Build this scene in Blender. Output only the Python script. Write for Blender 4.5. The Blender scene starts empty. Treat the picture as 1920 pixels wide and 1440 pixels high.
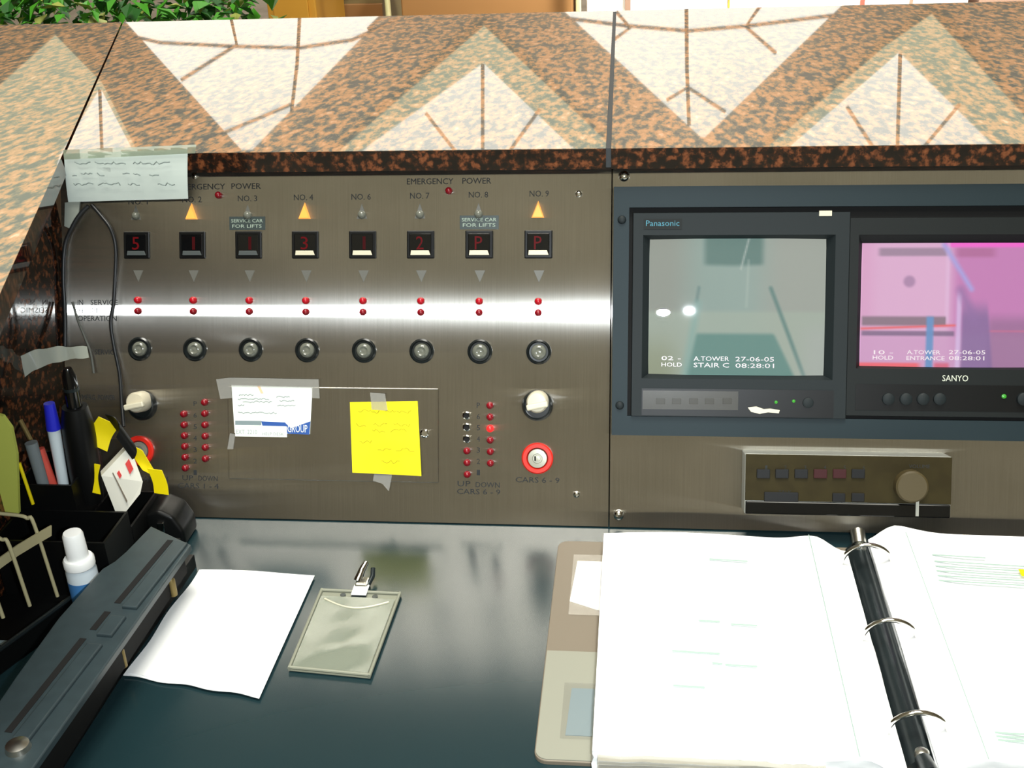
import bpy, bmesh, math, random
from math import radians, sin, cos, tan, pi
from mathutils import Vector, Matrix
random.seed(7)
S = bpy.context.scene
COL = S.collection
# ------------------------------------------------------------------ camera measurements (1920x1440 frame)
TH, PS, RO, TT = [radians(v) for v in (25.978, 6.781, -2.366, 22.179)]
FPX, EYE, Y0 = 2178.8, 0.63, 0.9656
Fw = Vector((-sin(PS)*cos(TH), cos(PS)*cos(TH), -sin(TH)))
Rt = Vector((cos(PS), sin(PS), 0)); Up = Rt.cross(Fw)
Rt, Up = Rt*cos(RO)+Up*sin(RO), -Rt*sin(RO)+Up*cos(RO)
CAM = Vector((0, 0, EYE))
NP = Vector((0, -cos(TT), sin(TT))); SP = Vector((0, sin(TT), cos(TT))); P0 = Vector((0, Y0, 0))
PM = Matrix(((1, 0, 0, 0), (0, sin(TT), -cos(TT), Y0), (0, cos(TT), sin(TT), 0), (0, 0, 0, 1)))  # sloping console face: x, up the slope, outward
I4 = Matrix.Identity(4)
def ray(px, py): return Fw + Rt*((px-960)/FPX) + Up*((720-py)/FPX)
def desk(px, py, z=0.0):
    d = ray(px, py); return CAM + d*((z-EYE)/d.z)
def atY(px, py, y):
    d = ray(px, py); return CAM + d*(y/d.y)
def pan(px, py, h=0.0):
    d = ray(px, py); q = P0+NP*h; P = CAM + d*(((q-CAM).dot(NP))/d.dot(NP))
    return P.x, (P-q).dot(SP)
ZL = 0.348          # top of the granite ledge
FY = 14.0           # lobby front
def fac(px, py):    # where the polished ledge shows the lobby front
    P = desk(px, py, ZL); d = ray(px, py); d.z = -d.z
    Q = P + d*((FY-P.y)/d.y); return Q.x, Q.z
# ------------------------------------------------------------------ materials
def lin(c): return tuple(((v/255)/12.92 if v <= 10.3 else ((v/255+.055)/1.055)**2.4) for v in c)
def mat(name, rgb, rough=.5, metal=0., emit=None, es=1., trans=0., alpha=1., spec=.5, coat=0., ior=1.5):
    m = bpy.data.materials.new(name); m.use_nodes = True
    b = m.node_tree.nodes['Principled BSDF']
    b.inputs['Base Color'].default_value = (*lin(rgb), 1)
    b.inputs['Roughness'].default_value = rough; b.inputs['Metallic'].default_value = metal
    b.inputs['Specular IOR Level'].default_value = spec; b.inputs['IOR'].default_value = ior
    b.inputs['Coat Weight'].default_value = coat
    if trans: b.inputs['Transmission Weight'].default_value = trans
    if alpha < 1: b.inputs['Alpha'].default_value = alpha
    if emit:
        b.inputs['Emission Color'].default_value = (*lin(emit), 1); b.inputs['Emission Strength'].default_value = es
    return m
def nd(m, t, **kw):
    n = m.node_tree.nodes.new(t)
    for k, v in kw.items():
        if k in n.inputs.keys(): n.inputs[k].default_value = v
        else: setattr(n, k, v)
    return n
def ramp(m, stops):
    r = m.node_tree.nodes.new('ShaderNodeValToRGB'); e = r.color_ramp.elements
    while len(e) < len(stops): e.new(.5)
    for el, (p, c) in zip(e, stops): el.position = p; el.color = (*lin(c), 1)
    return r
def granite(name, stops, scale=150, rough=.03, spec=.5, grain=1.):
    m = mat(name, (128, 100, 80), rough, spec=spec); L = m.node_tree.links; b = m.node_tree.nodes['Principled BSDF']
    tc = nd(m, 'ShaderNodeTexCoord'); n1 = nd(m, 'ShaderNodeTexNoise', Scale=scale, Detail=5., Roughness=.62)
    v = nd(m, 'ShaderNodeTexVoronoi', Scale=scale*1.3); mx = nd(m, 'ShaderNodeMath', operation='MULTIPLY_ADD')
    mp = nd(m, 'ShaderNodeMapping'); mp.inputs['Scale'].default_value = (1, grain, 1); L.new(tc.outputs['Object'], mp.inputs[0])
    L.new(mp.outputs[0], n1.inputs['Vector']); L.new(mp.outputs[0], v.inputs['Vector'])
    L.new(v.outputs['Distance'], mx.inputs[0]); mx.inputs[1].default_value = -.22; L.new(n1.outputs['Fac'], mx.inputs[2])
    r = ramp(m, stops); L.new(mx.outputs[0], r.inputs[0]); L.new(r.outputs[0], b.inputs['Base Color'])
    return m
def noisy(m, c2, scale=30., lo=.4, hi=.65, detail=4.):
    """break a plain colour up with a second one"""
    L = m.node_tree.links; b = m.node_tree.nodes['Principled BSDF']; c1 = b.inputs['Base Color'].default_value[:]
    tc = nd(m, 'ShaderNodeTexCoord'); n = nd(m, 'ShaderNodeTexNoise', Scale=scale, Detail=detail)
    r = m.node_tree.nodes.new('ShaderNodeValToRGB'); r.color_ramp.elements[0].position = lo; r.color_ramp.elements[1].position = hi
    r.color_ramp.elements[0].color = c1; r.color_ramp.elements[1].color = (*lin(c2), 1)
    L.new(tc.outputs['Object'], n.inputs['Vector']); L.new(n.outputs['Fac'], r.inputs[0]); L.new(r.outputs[0], b.inputs['Base Color'])
    return m
def brushed(name, rgb, r=.24, an=.82, dif=.07):
    m = bpy.data.materials.new(name); m.use_nodes = True; T = m.node_tree; T.nodes.clear(); L = T.links
    out = nd(m, 'ShaderNodeOutputMaterial'); g = nd(m, 'ShaderNodeBsdfAnisotropic', Roughness=r, Anisotropy=an, Rotation=.25)
    g.distribution = 'GGX'
    tg = nd(m, 'ShaderNodeTangent', direction_type='UV_MAP', uv_map='UVMap'); L.new(tg.outputs[0], g.inputs['Tangent'])
    tc = nd(m, 'ShaderNodeTexCoord'); mp = nd(m, 'ShaderNodeMapping'); mp.inputs['Scale'].default_value = (900, 12, 1)
    n = nd(m, 'ShaderNodeTexNoise', Scale=1., Detail=3.); n2 = nd(m, 'ShaderNodeTexNoise', Scale=7., Detail=5.)
    L.new(tc.outputs['Object'], mp.inputs[0]); L.new(mp.outputs[0], n.inputs['Vector']); L.new(tc.outputs['Object'], n2.inputs['Vector'])
    ad = nd(m, 'ShaderNodeMath', operation='MULTIPLY_ADD'); L.new(n.outputs['Fac'], ad.inputs[0]); ad.inputs[1].default_value = .5; L.new(n2.outputs['Fac'], ad.inputs[2])
    c = lin(rgb); rp = T.nodes.new('ShaderNodeValToRGB'); e = rp.color_ramp.elements
    e[0].position = .45; e[0].color = (c[0]*.8, c[1]*.8, c[2]*.78, 1); e[1].position = 1.; e[1].color = (min(1, c[0]*1.15), min(1, c[1]*1.15), min(1, c[2]*1.17), 1)
    L.new(ad.outputs[0], rp.inputs[0]); L.new(rp.outputs[0], g.inputs['Color'])
    d = nd(m, 'ShaderNodeBsdfDiffuse'); d.inputs['Color'].default_value = (.2, .18, .15, 1)
    mx = nd(m, 'ShaderNodeMixShader'); mx.inputs[0].default_value = dif
    g2 = nd(m, 'ShaderNodeBsdfAnisotropic', Roughness=.165, Anisotropy=.935, Rotation=.25); g2.distribution = 'BECKMANN'
    L.new(tg.outputs[0], g2.inputs['Tangent']); L.new(rp.outputs[0], g2.inputs['Color'])
    m2 = nd(m, 'ShaderNodeMixShader'); m2.inputs[0].default_value = .9; L.new(g.outputs[0], m2.inputs[1]); L.new(g2.outputs[0], m2.inputs[2])
    L.new(m2.outputs[0], mx.inputs[1]); L.new(d.outputs[0], mx.inputs[2]); L.new(mx.outputs[0], out.inputs[0])
    return m
def film(name, rgb, fac, rough=.15, gl=.06):
    """thin clear film or tape: partly see-through, partly pale, slightly glossy"""
    m = bpy.data.materials.new(name); m.use_nodes = True; T = m.node_tree; T.nodes.clear(); L = T.links
    out = nd(m, 'ShaderNodeOutputMaterial'); tr = nd(m, 'ShaderNodeBsdfTransparent'); d = nd(m, 'ShaderNodeBsdfDiffuse'); g = nd(m, 'ShaderNodeBsdfGlossy', Roughness=rough)
    d.inputs['Color'].default_value = (*lin(rgb), 1)
    a = nd(m, 'ShaderNodeMixShader'); a.inputs[0].default_value = fac; b = nd(m, 'ShaderNodeMixShader'); b.inputs[0].default_value = gl
    L.new(tr.outputs[0], a.inputs[1]); L.new(d.outputs[0], a.inputs[2]); L.new(a.outputs[0], b.inputs[1]); L.new(g.outputs[0], b.inputs[2]); L.new(b.outputs[0], out.inputs[0])
    return m
def picture(name, strength):
    m = bpy.data.materials.new(name); m.use_nodes = True; b = m.node_tree.nodes['Principled BSDF']
    a = nd(m, 'ShaderNodeVertexColor', layer_name='Col'); m.node_tree.links.new(a.outputs[0], b.inputs['Emission Color'])
    b.inputs['Emission Strength'].default_value = strength; b.inputs['Base Color'].default_value = (.02, .025, .025, 1); b.inputs['Roughness'].default_value = .02
    return m
GR = [(.25, (98, 102, 100)), (.34, (128, 122, 108)), (.42, (180, 142, 108)), (.54, (202, 156, 120)), (.68, (222, 192, 164))]
M = dict(
    granite=granite('granite polished', GR, 115, .02, grain=.42),
    granite_dark=granite('granite edge', [(.30, (20, 18, 16)), (.40, (48, 28, 18)), (.50, (112, 64, 38)), (.66, (140, 86, 54))], 120, .06),
    joint=mat('joint', (48, 52, 54), .6),
    steel=brushed('brushed steel', (200, 197, 190)),
    steel_plain=mat('bright steel', (200, 200, 192), .28, 1.), chrome=mat('chrome', (225, 225, 220), .08, 1.),
    worktop=mat('black laminate', (26, 46, 50), .22, spec=.58),
    black=mat('black plastic', (10, 11, 11), .4, spec=.25), black_gloss=mat('black gloss', (10, 11, 12), .08), black_matt=mat('black matt', (7, 7, 7), .7, spec=.2),
    ink=mat('ink', (30, 34, 36), .8), hole=mat('dark hole', (6, 6, 6), .9),
    frame=mat('rack frame enamel', (26, 40, 45), .55, spec=.25), bezel=mat('monitor plastic', (25, 32, 34), .6, spec=.25), bezel2=mat('monitor plastic darker', (17, 22, 22), .6, spec=.25),
    red=mat('red lamp', (128, 14, 26), .25), red_on=mat('red lamp lit', (160, 16, 30), .25, emit=(255, 20, 40), es=.12), red_bright=mat('red lamp bright', (220, 30, 30), .25, emit=(255, 40, 40), es=1.),
    digit=mat('red digit', (44, 6, 10), .5, emit=(255, 12, 24), es=.10, spec=.1), digit_dim=mat('red digit dim', (32, 5, 8), .5, emit=(255, 12, 24), es=.035, spec=.1),
    amber=mat('amber lens', (220, 130, 50), .3, emit=(255, 176, 84), es=.85), lens=mat('clear lens', (150, 160, 155), .15, alpha=.6), tri=mat('etched arrow', (92, 92, 86), .5),
    cream=mat('cream plastic', (206, 200, 176), .4), strip_shade=mat('shade-painted strip', (70, 76, 76), .4), knobface=mat('ivory knob', (204, 196, 172), .35),
    ring=mat('black ring', (26, 30, 30), .25), cap=mat('smoke button cap', (104, 106, 96), .12), redring=mat('red plastic ring', (214, 40, 26), .35), lockmetal=mat('lock metal', (176, 174, 158), .35, .6),
    paper=mat('white paper', (250, 251, 250), .8), paper_grey=mat('paper greyish', (214, 222, 216), .8), yellow=noisy(mat('yellow note', (246, 232, 22), .8), (236, 218, 8), 18.),
    card=mat('card', (238, 244, 236), .6), navy=mat('blue print', (40, 84, 160), .6), pen=mat('grey pen', (112, 126, 124), .8), printgrey=mat('grey print', (150, 164, 160), .8), faint=mat('faint print', (160, 182, 172), .8),
    notice=mat('notice paper', (224, 236, 228), .7), orange=mat('orange dash', (240, 200, 160), .7), pencil=mat('pencil line', (140, 130, 14), .8),
    tape=film('clear tape', (190, 190, 184), .28), tape2=film('cloudy tape', (226, 236, 218), .7), thinfilm=film('thin clear film', (190, 190, 180), .03, .1, .06), vinyl=film('clear vinyl', (148, 156, 140), .5, .15, .08), glass=film('glare glass', (0, 0, 0), .03, .004, .05), clearplastic=film('crumpled plastic', (215, 220, 205), .5, .12, .12),
    labeltape=mat('embossed label tape', (52, 62, 62), .35), emboss=mat('embossed letter', (150, 166, 152), .6),
    unit=noisy(mat('bronze faceplate', (48, 42, 22), .6, spec=.1), (43, 37, 19), 60.), unit_body=mat('bare aluminium', (190, 192, 184), .35, .7), btn=mat('dark button', (22, 23, 24), .5, spec=.2), btnred=mat('dark red button', (52, 18, 20), .5, spec=.2), unitknob=mat('bronze knob', (66, 56, 28), .6),
    taupe=mat('taupe vinyl', (120, 110, 95), .5), taupe2=mat('pale taupe pocket', (142, 142, 128), .5), bluecard=mat('pale blue card', (130, 146, 150), .5),
    badge=mat('badge backing', (136, 138, 122), .5), spine=mat('dark metal', (40, 48, 50), .28, .5), sleeve=film('plastic sleeve', (200, 196, 180), .5, .1, .2),
    punch=noisy(mat('slate enamel', (50, 63, 67), .42), (46, 58, 62), 90.), brass=mat('dull brass', (130, 112, 66), .45, .5),
    bluecap=mat('blue cap', (38, 44, 200), .35), whitepen=mat('white barrel', (214, 226, 230), .4), redpen=mat('red barrel', (212, 84, 70), .35), greypen=mat('smoke barrel', (120, 128, 130), .3), lime=mat('lime card', (196, 204, 92), .7),
    tapeyellow=mat('yellow plastic', (240, 218, 10), .4), redprint=mat('red print', (214, 60, 56), .6), cream2=mat('ivory box', (226, 224, 210), .5),
    wire=mat('beige wire', (186, 178, 138), .4), strap=mat('beige strap', (176, 168, 130), .6), white=mat('white plastic', (250, 252, 250), .3), bluelabel=mat('blue label', (70, 130, 190), .4), bottle=mat('bottle body', (214, 226, 232), .35),
    cord=mat('black cord', (24, 26, 28), .4), greycord=mat('grey cord', (84, 86, 80), .5), connector=mat('grey tape', (150, 156, 146), .6),
    teal=mat('teal print', (40, 120, 140), .5), led_green=mat('green lamp', (40, 110, 36), .3, emit=(90, 230, 60), es=.3), logo=mat('silver print', (200, 206, 190), .4), osd=mat('screen caption', (20, 20, 20), .3, emit=(255, 245, 248), es=1.05),
    screen1=picture('grey screen picture', .88), screen2=picture('pink screen picture', .98),
    leaf=mat('leaf', (70, 150, 34), .5), leaf2=mat('leaf dark', (34, 92, 30), .5), leaf3=mat('leaf pale', (160, 170, 84), .5), soil=mat('planter', (80, 70, 56), .8),
    ochre=mat('ochre wood', (206, 152, 52), .5), brownwood=mat('brown wood', (150, 108, 62), .5), olive=mat('olive boards', (128, 112, 72), .6), whitetop=mat('white laminate', (248, 246, 242), .5), pale=mat('pale post', (206, 200, 150), .5), greybrown=mat('grey brown', (150, 120, 100), .6),
    floor=noisy(mat('lobby floor', (190, 180, 165), .2), (170, 160, 146), 3.), wall=noisy(mat('wall paint', (146, 143, 128), .8), (138, 135, 120), 2.), ceil=mat('ceiling paint', (196, 192, 180), .9), facade=mat('facade cladding', (150, 130, 112), .6), mullion=mat('mullion', (150, 116, 92), .5),
    pane=mat('daylit pane', (20, 20, 20), .2, emit=(255, 250, 238), es=1.9), glow_panel=mat('glowing facade panel', (60, 60, 55), .5, emit=(232, 236, 196), es=.8),
)
# ------------------------------------------------------------------ mesh helpers
def nb(): return bmesh.new()
def box(b, x0, x1, y0, y1, z0, z1, bev=0., seg=2):
    r = bmesh.ops.create_cube(b, size=1.); vs = r['verts']
    for v in vs: v.co = Vector(((x0+x1)/2+v.co.x*(x1-x0), (y0+y1)/2+v.co.y*(y1-y0), (z0+z1)/2+v.co.z*(z1-z0)))
    if bev:
        es = list({e for v in vs for e in v.link_edges}); bmesh.ops.bevel(b, geom=es, offset=bev, segments=seg, affect='EDGES', profile=.5)
    return b
def prism(b, pts, z0, z1, bev=0., axis='z'):
    """polygon pts in (u,v) extruded between z0 and z1 along the third axis"""
    f3 = {'z': lambda u, v, w: (u, v, w), 'y': lambda u, v, w: (u, w, v), 'x': lambda u, v, w: (w, u, v)}[axis]
    lo = [b.verts.new(f3(u, v, z0)) for u, v in pts]; hi = [b.verts.new(f3(u, v, z1)) for u, v in pts]; n = len(pts)
    fs = [b.faces.new(lo[::-1]), b.faces.new(hi)] + [b.faces.new((lo[i], lo[(i+1) % n], hi[(i+1) % n], hi[i])) for i in range(n)]
    bmesh.ops.recalc_face_normals(b, faces=fs)
    if bev: bmesh.ops.bevel(b, geom=list({e for v in hi for e in v.link_edges if e.other_vert(v) in hi}), offset=bev, segments=2, affect='EDGES', profile=.5)
    return b
def lathe(b, prof, seg=32, c=(0, 0, 0)):
    """profile of (radius, height) about the third axis"""
    rings = []
    for r, z in prof:
        if r < 1e-6: rings.append([b.verts.new((c[0], c[1], c[2]+z))])
        else: rings.append([b.verts.new((c[0]+r*cos(2*pi*i/seg), c[1]+r*sin(2*pi*i/seg), c[2]+z)) for i in range(seg)])
    fs = []
    for A, B in zip(rings, rings[1:]):
        for i in range(seg):
            j = (i+1) % seg
            if len(A) == 1 and len(B) == 1: continue
            if len(A) == 1: fs.append(b.faces.new((A[0], B[i], B[j])))
            elif len(B) == 1: fs.append(b.faces.new((A[i], A[j], B[0])))
            else: fs.append(b.faces.new((A[i], A[j], B[j], B[i])))
    bmesh.ops.recalc_face_normals(b, faces=fs); return b
def cyl(b, r, z0, z1, c=(0, 0), seg=28): return lathe(b, [(0, z0), (r, z0), (r, z1), (0, z1)], seg, (c[0], c[1], 0))
def spline(pts, n=8):
    P = [Vector(p) for p in pts]; P = [P[0]*2-P[1]]+P+[P[-1]*2-P[-2]]; out = []
    for i in range(1, len(P)-2):
        a, q, c, d = P[i-1:i+3]
        for k in range(n):
            t = k/n; out.append(.5*((2*q)+(c-a)*t+(2*a-5*q+4*c-d)*t*t+(3*q-a-3*c+d)*t**3))
    out.append(P[-2]); return out
def tube(b, pts, r, seg=8, rr=None):
    P = [Vector(p) for p in pts]; prev = None; rings = []
    for i, p in enumerate(P):
        t = (P[min(i+1, len(P)-1)]-P[max(i-1, 0)]).normalized()
        a = prev if prev is not None else (Vector((0, 0, 1)) if abs(t.z) < .9 else Vector((1, 0, 0)))
        u = (a-t*a.dot(t)).normalized(); v = t.cross(u); prev = u; q = rr[i] if rr else r
        rings.append([b.verts.new(p+u*q*cos(2*pi*k/seg)+v*q*sin(2*pi*k/seg)) for k in range(seg)])
    fs = [b.faces.new(rings[0][::-1]), b.faces.new(rings[-1])]
    for A, B in zip(rings, rings[1:]):
        fs += [b.faces.new((A[k], A[(k+1) % seg], B[(k+1) % seg], B[k])) for k in range(seg)]
    bmesh.ops.recalc_face_normals(b, faces=fs); return b
def band(b, pts, wv, th=.0006):
    """flat band along pts, its width the vectors wv (one or a list), with a little thickness"""
    P = [Vector(p) for p in pts]; W = [Vector(w) for w in wv] if isinstance(wv, list) else [Vector(wv)]*len(P); rows = []
    for i, (p, w) in enumerate(zip(P, W)):
        t = (P[min(i+1, len(P)-1)]-P[max(i-1, 0)]).normalized(); n = t.cross(w).normalized()*th
        rows.append([b.verts.new(p-w/2-n/2), b.verts.new(p+w/2-n/2), b.verts.new(p+w/2+n/2), b.verts.new(p-w/2+n/2)])
    fs = [b.faces.new(rows[0][::-1]), b.faces.new(rows[-1])]
    for A, B in zip(rows, rows[1:]): fs += [b.faces.new((A[k], A[(k+1) % 4], B[(k+1) % 4], B[k])) for k in range(4)]
    bmesh.ops.recalc_face_normals(b, faces=fs); return b
def sheet(b, fn, nu, nv, th):
    """sheet of paper: fn(u,v) gives the top; th is its thickness (downwards along z)"""
    T = [[b.verts.new(fn(i/nu, j/nv)) for j in range(nv+1)] for i in range(nu+1)]
    Bm = [[b.verts.new(Vector(fn(i/nu, j/nv))-Vector((0, 0, th))) for j in range(nv+1)] for i in range(nu+1)]; fs = []
    for i in range(nu):
        for j in range(nv):
            fs.append(b.faces.new((T[i][j], T[i+1][j], T[i+1][j+1], T[i][j+1]))); fs.append(b.faces.new((Bm[i][j], Bm[i][j+1], Bm[i+1][j+1], Bm[i+1][j])))
    for i in range(nu):
        for j in (0, nv): fs.append(b.faces.new((T[i][j], T[i+1][j], Bm[i+1][j], Bm[i][j])))
    for j in range(nv):
        for i in (0, nu): fs.append(b.faces.new((T[i][j], T[i][j+1], Bm[i][j+1], Bm[i][j])))
    bmesh.ops.recalc_face_normals(b, faces=fs); return b
def textbm(b, body, cx, cy, z, w=None, h=.004, th=.0002, shear=0.):
    cu = bpy.data.curves.new('letters', 'FONT'); cu.body = body; cu.align_x = 'LEFT'; cu.size = 1.; cu.extrude = .5; cu.resolution_u = 2; cu.shear = shear
    o = bpy.data.objects.new('letters', cu); me = bpy.data.meshes.new_from_object(o)
    xs = [v.co.x for v in me.vertices]; ys = [v.co.y for v in me.vertices]
    if xs:
        x0, x1, y0, y1 = min(xs), max(xs), min(ys), max(ys); sy = h/(y1-y0); sx = (w/(x1-x0)) if w else sy
        for v in me.vertices: v.co = Vector((cx+(v.co.x-(x0+x1)/2)*sx, cy+(v.co.y-(y0+y1)/2)*sy, z+(v.co.z+.5)*th))
        b.from_mesh(me)
    bpy.data.objects.remove(o); bpy.data.curves.remove(cu); bpy.data.meshes.remove(me); return b
def finish(b, name, m, smooth=None, uv=False, off=None):
    if off is not None: bmesh.ops.translate(b, verts=b.verts, vec=-Vector(off))
    if uv:
        l = b.loops.layers.uv.new('UVMap')
        for f in b.faces:
            for lp in f.loops: lp[l].uv = (lp.vert.co.x, lp.vert.co.y)
    me = bpy.data.meshes.new(name); b.to_mesh(me); b.free(); me.materials.append(m)
    if smooth is not None and len(me.polygons):
        me.polygons.foreach_set('use_smooth', [True]*len(me.polygons)); me.set_sharp_from_angle(angle=radians(smooth))
    return me
class Thing:
    """a thing: an Empty at its base in `frame`; parts are drawn in frame coordinates"""
    def __init__(s, name, label, cat, off=(0, 0, 0), frame=I4, group=None):
        s.off = Vector(off); s.o = bpy.data.objects.new(name, None); COL.objects.link(s.o); s.o.empty_display_size = .02
        s.o.matrix_world = frame @ Matrix.Translation(s.off); s.o['label'] = label; s.o['category'] = cat
        if group: s.o['group'] = group
    def part(s, name, b, m, parent=None, smooth=None, uv=False, label=None, kind=None):
        o = bpy.data.objects.new(name, finish(b, name, m, smooth, uv, s.off)); COL.objects.link(o); o.parent = parent or s.o
        if label: o['label'] = label
        if kind: o['kind'] = kind
        return o
    def again(s, name, me, at, parent=None, rz=0., label=None):
        """one more of a repeated part, sharing its mesh; `at` is in frame coordinates"""
        o = bpy.data.objects.new(name, me); COL.objects.link(o); o.parent = parent or s.o; o.location = Vector(at)-(s.off if parent is None else Vector((0, 0, 0))); o.rotation_euler.z = rz
        if label: o['label'] = label
        return o
def single(name, b, m, label, cat, group=None, off=None, frame=I4, smooth=None, uv=False):
    off = Vector(off or (0, 0, 0)); o = bpy.data.objects.new(name, finish(b, name, m, smooth, uv, off)); COL.objects.link(o)
    o.matrix_world = frame @ Matrix.Translation(off); o['label'] = label; o['category'] = cat
    if group: o['group'] = group
    return o
def struct(name, b, m, parent=None, uv=False):
    o = bpy.data.objects.new(name, finish(b, name, m, None, uv)); COL.objects.link(o)
    if parent: o.parent = parent
    else: o['kind'] = 'structure'
    return o
def PX(px, py, h=0.): x, s = pan(px, py, h); return x, s
def pbox(b, x0, y0, x1, y1, h0, h1, bev=0., at=None):
    """box on the console face from picture corners (x0,y0)-(x1,y1)"""
    a = PX(x0, y0, h1 if at is None else at); c = PX(x1, y1, h1 if at is None else at); e = PX(x0, y1, h1 if at is None else at); g = PX(x1, y0, h1 if at is None else at)
    xa, xb = (a[0]+e[0])/2, (c[0]+g[0])/2; sa, sb = (e[1]+c[1])/2, (a[1]+g[1])/2
    return box(b, xa, xb, sa, sb, h0, h1, bev)
# ------------------------------------------------------------------ the setting
FZ, CZ = -.75, 6.0
struct('floor', box(nb(), -9, 9, -4, 14.2, FZ-.1, FZ), M['floor'])
struct('ceiling', box(nb(), -9, 9, -4, 14.2, CZ, CZ+.1), M['ceil'])
struct('wall_left', box(nb(), -9.1, -9, -4, 14.2, FZ, CZ), M['wall'])
struct('wall_right', box(nb(), 9, 9.1, -4, 14.2, FZ, CZ), M['wall'])
struct('wall_front', box(nb(), -9, 9, -4.1, -4, FZ, CZ), M['wall'])
struct('wall_back', box(nb(), -9, 9, 14.2, 14.3, FZ, CZ), M['facade'])
def poly(px): return [fac(*p) for p in px]
win = [  # each tall triangular window of the lobby front: outline, then its bars (as mirrored in the ledge)
    ([(215, 20), (745, 2), (472, 282), (452, 282)], [[(563, 10), (557, 120), (546, 215)], [(240, 66), (300, 80), (440, 87), (560, 90), (660, 75), (745, 36)], [(430, 20), (444, 84), (340, 150)], [(405, 255), (480, 224), (548, 195)], [(735, 10), (690, 55)]]),
    ([(1040, 5), (1590, 0), (1322, 258), (1314, 258)], [[(1287, 8), (1288, 130), (1292, 235)], [(1060, 34), (1170, 48), (1290, 58), (1400, 49), (1570, 28)], [(1155, 22), (1182, 52), (1150, 75)], [(1430, 5), (1398, 50), (1455, 100)], [(1250, 188), (1290, 164), (1360, 210)]]),
    ([(905, 120), (690, 275), (660, 300), (1105, 300), (1068, 275)], [[(905, 120), (905, 300)], [(798, 212), (865, 298)], [(1012, 205), (945, 298)]]),
    ([(1688, 100), (1488, 272), (1460, 300), (1890, 300), (1862, 272)], [[(1688, 100), (1682, 300)], [(1588, 200), (1652, 300)], [(1800, 195), (1712, 300)]]),
    ([(185, 168), (112, 290), (105, 310), (262, 310), (246, 285)], [[(187, 168), (192, 310)]]),
]
for i, (outline, bars) in enumerate(win):
    w = struct('window_%d' % (i+1), prism(nb(), poly(outline), 14.02, 14.06, axis='y'), M['pane'])
    for br in bars:
        P = [Vector((x, 14.0, z)) for x, z in poly(br)]
        struct('mullion', tube(nb(), P, .022, 6), M['mullion'], w)
for i, pl in enumerate([[(95, 70), (-160, 300), (-160, 700), (260, 330), (245, 280), (183, 160)], [(905, 52), (640, 280), (620, 300), (1165, 300), (1145, 278)], [(1752, 30), (1662, 92), (1440, 282), (1420, 300), (2000, 300), (1975, 275)]]):
    struct('window_%d' % (i+6), prism(nb(), poly(pl), 14.1, 14.14, axis='y'), M['glow_panel'])  # pale facade panels given a glow of their own, not real glazing
# ------------------------------------------------------------------ granite ledge and side panel
def ledge(name, label, pts):
    t = Thing(name, label, 'ledge', (pts[0][0], pts[0][1], ZL-.02), group='granite slabs of the raised ledge')
    t.part('slab', prism(nb(), pts, ZL-.02, ZL-.0005), M['granite_dark']); t.part('polished_top', prism(nb(), [(x, y) for x, y in pts], ZL-.0005, ZL), M['granite'])
    return t
LF, LB = 1.079, 1.925
sx = lambda y: -.564-(y-1.08)*.345       # the slanting joint of the corner slab
ledge('granite_ledge', 'long granite ledge slab above the row of red displays', [(sx(LF)+.0015, LF), (-.0305, LF), (-.0425, LB), (sx(LB)+.0015, LB)])
ledge('granite_ledge', 'granite ledge slab above the two monitors, right of the dark joint', [(-.0255, LF), (1.05, LF), (1.05, LB), (-.0375, LB)])
ledge('granite_ledge', 'granite corner slab running forward at the far left end', [(sx(.55)-.0015, .55), (sx(LB)-.0015, LB), (-1.75, LB), (-1.55, .55)])
single('granite_joint', prism(nb(), [(-.0305, LF+.002), (-.0255, LF+.002), (-.0375, LB-.002), (-.0425, LB-.002)], ZL-.019, ZL-.0008), M['joint'], 'dark filled joint between the two front granite slabs', 'joint', off=(-.03, 1.5, ZL-.019))
single('granite_side_panel', box(nb(), -.602, -.582, .50, 1.078, 0.0, ZL-.0205), M['granite_dark'], 'upright polished granite panel closing the desk at its left end', 'panel', off=(-.59, .8, 0))
single('worktop', box(nb(), -.62, 1.05, .25, 1.10, -.035, -.0002, .003), M['worktop'], 'dark glossy worktop in front of the sloping steel console', 'worktop', off=(0, .6, -.035))
single('desk_pedestal', box(nb(), -.60, 1.03, .55, 1.90, FZ, -.0355), M['facade'], 'closed desk body carrying the dark worktop', 'desk', off=(0, 1.1, FZ))
single('ledge_support', box(nb(), -1.5, 1.03, 1.26, 1.90, -.034, ZL-.0205), M['facade'], 'solid counter body standing behind the console under the granite ledge', 'counter', off=(0, 1.5, -.034))
# ------------------------------------------------------------------ left steel control panel
XL, XS, ST, SB = -.5815, -.0250, .3535, .0012
cp = Thing('control_panel', 'brushed steel lift supervisory panel with eight red displays', 'control panel', ((XL+XS)/2, SB, 0), PM)
cp.part('faceplate', box(nb(), XL, XS-.0006, SB, ST, -.003, 0), M['steel'], uv=True)
COLX = [260, 361, 465, 570, 678, 788, 898, 1012]
x0, pitch = -.5017, .0580
cx = [x0+pitch*i for i in range(8)]
sD, sL1, sL2, sB = .2768, pan(700, 564)[1], pan(700, 585)[1], .1722
digits = ['5', '1', '1', '3', '1', '2', 'P', 'P']
me_win = finish(box(nb(), -.0136, .0136, -.0136, .0136, 0, .0022, .001), 'floor_display', M['black'])
me_gls = finish(box(nb(), -.0108, .0108, -.0108, .0108, .0021, .003, .0006), 'glass', M['black_gloss'])
trap = [(-.0098, -.0104), (.0102, -.0104), (.0085, -.0058), (-.0092, -.0058)]
me_s1 = finish(prism(nb(), trap, .0029, .0036, .0003), 'lower_bevel', M['cream']); me_s0 = finish(prism(nb(), trap, .0029, .0036, .0003), 'lower_bevel', M['strip_shade'])
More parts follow.
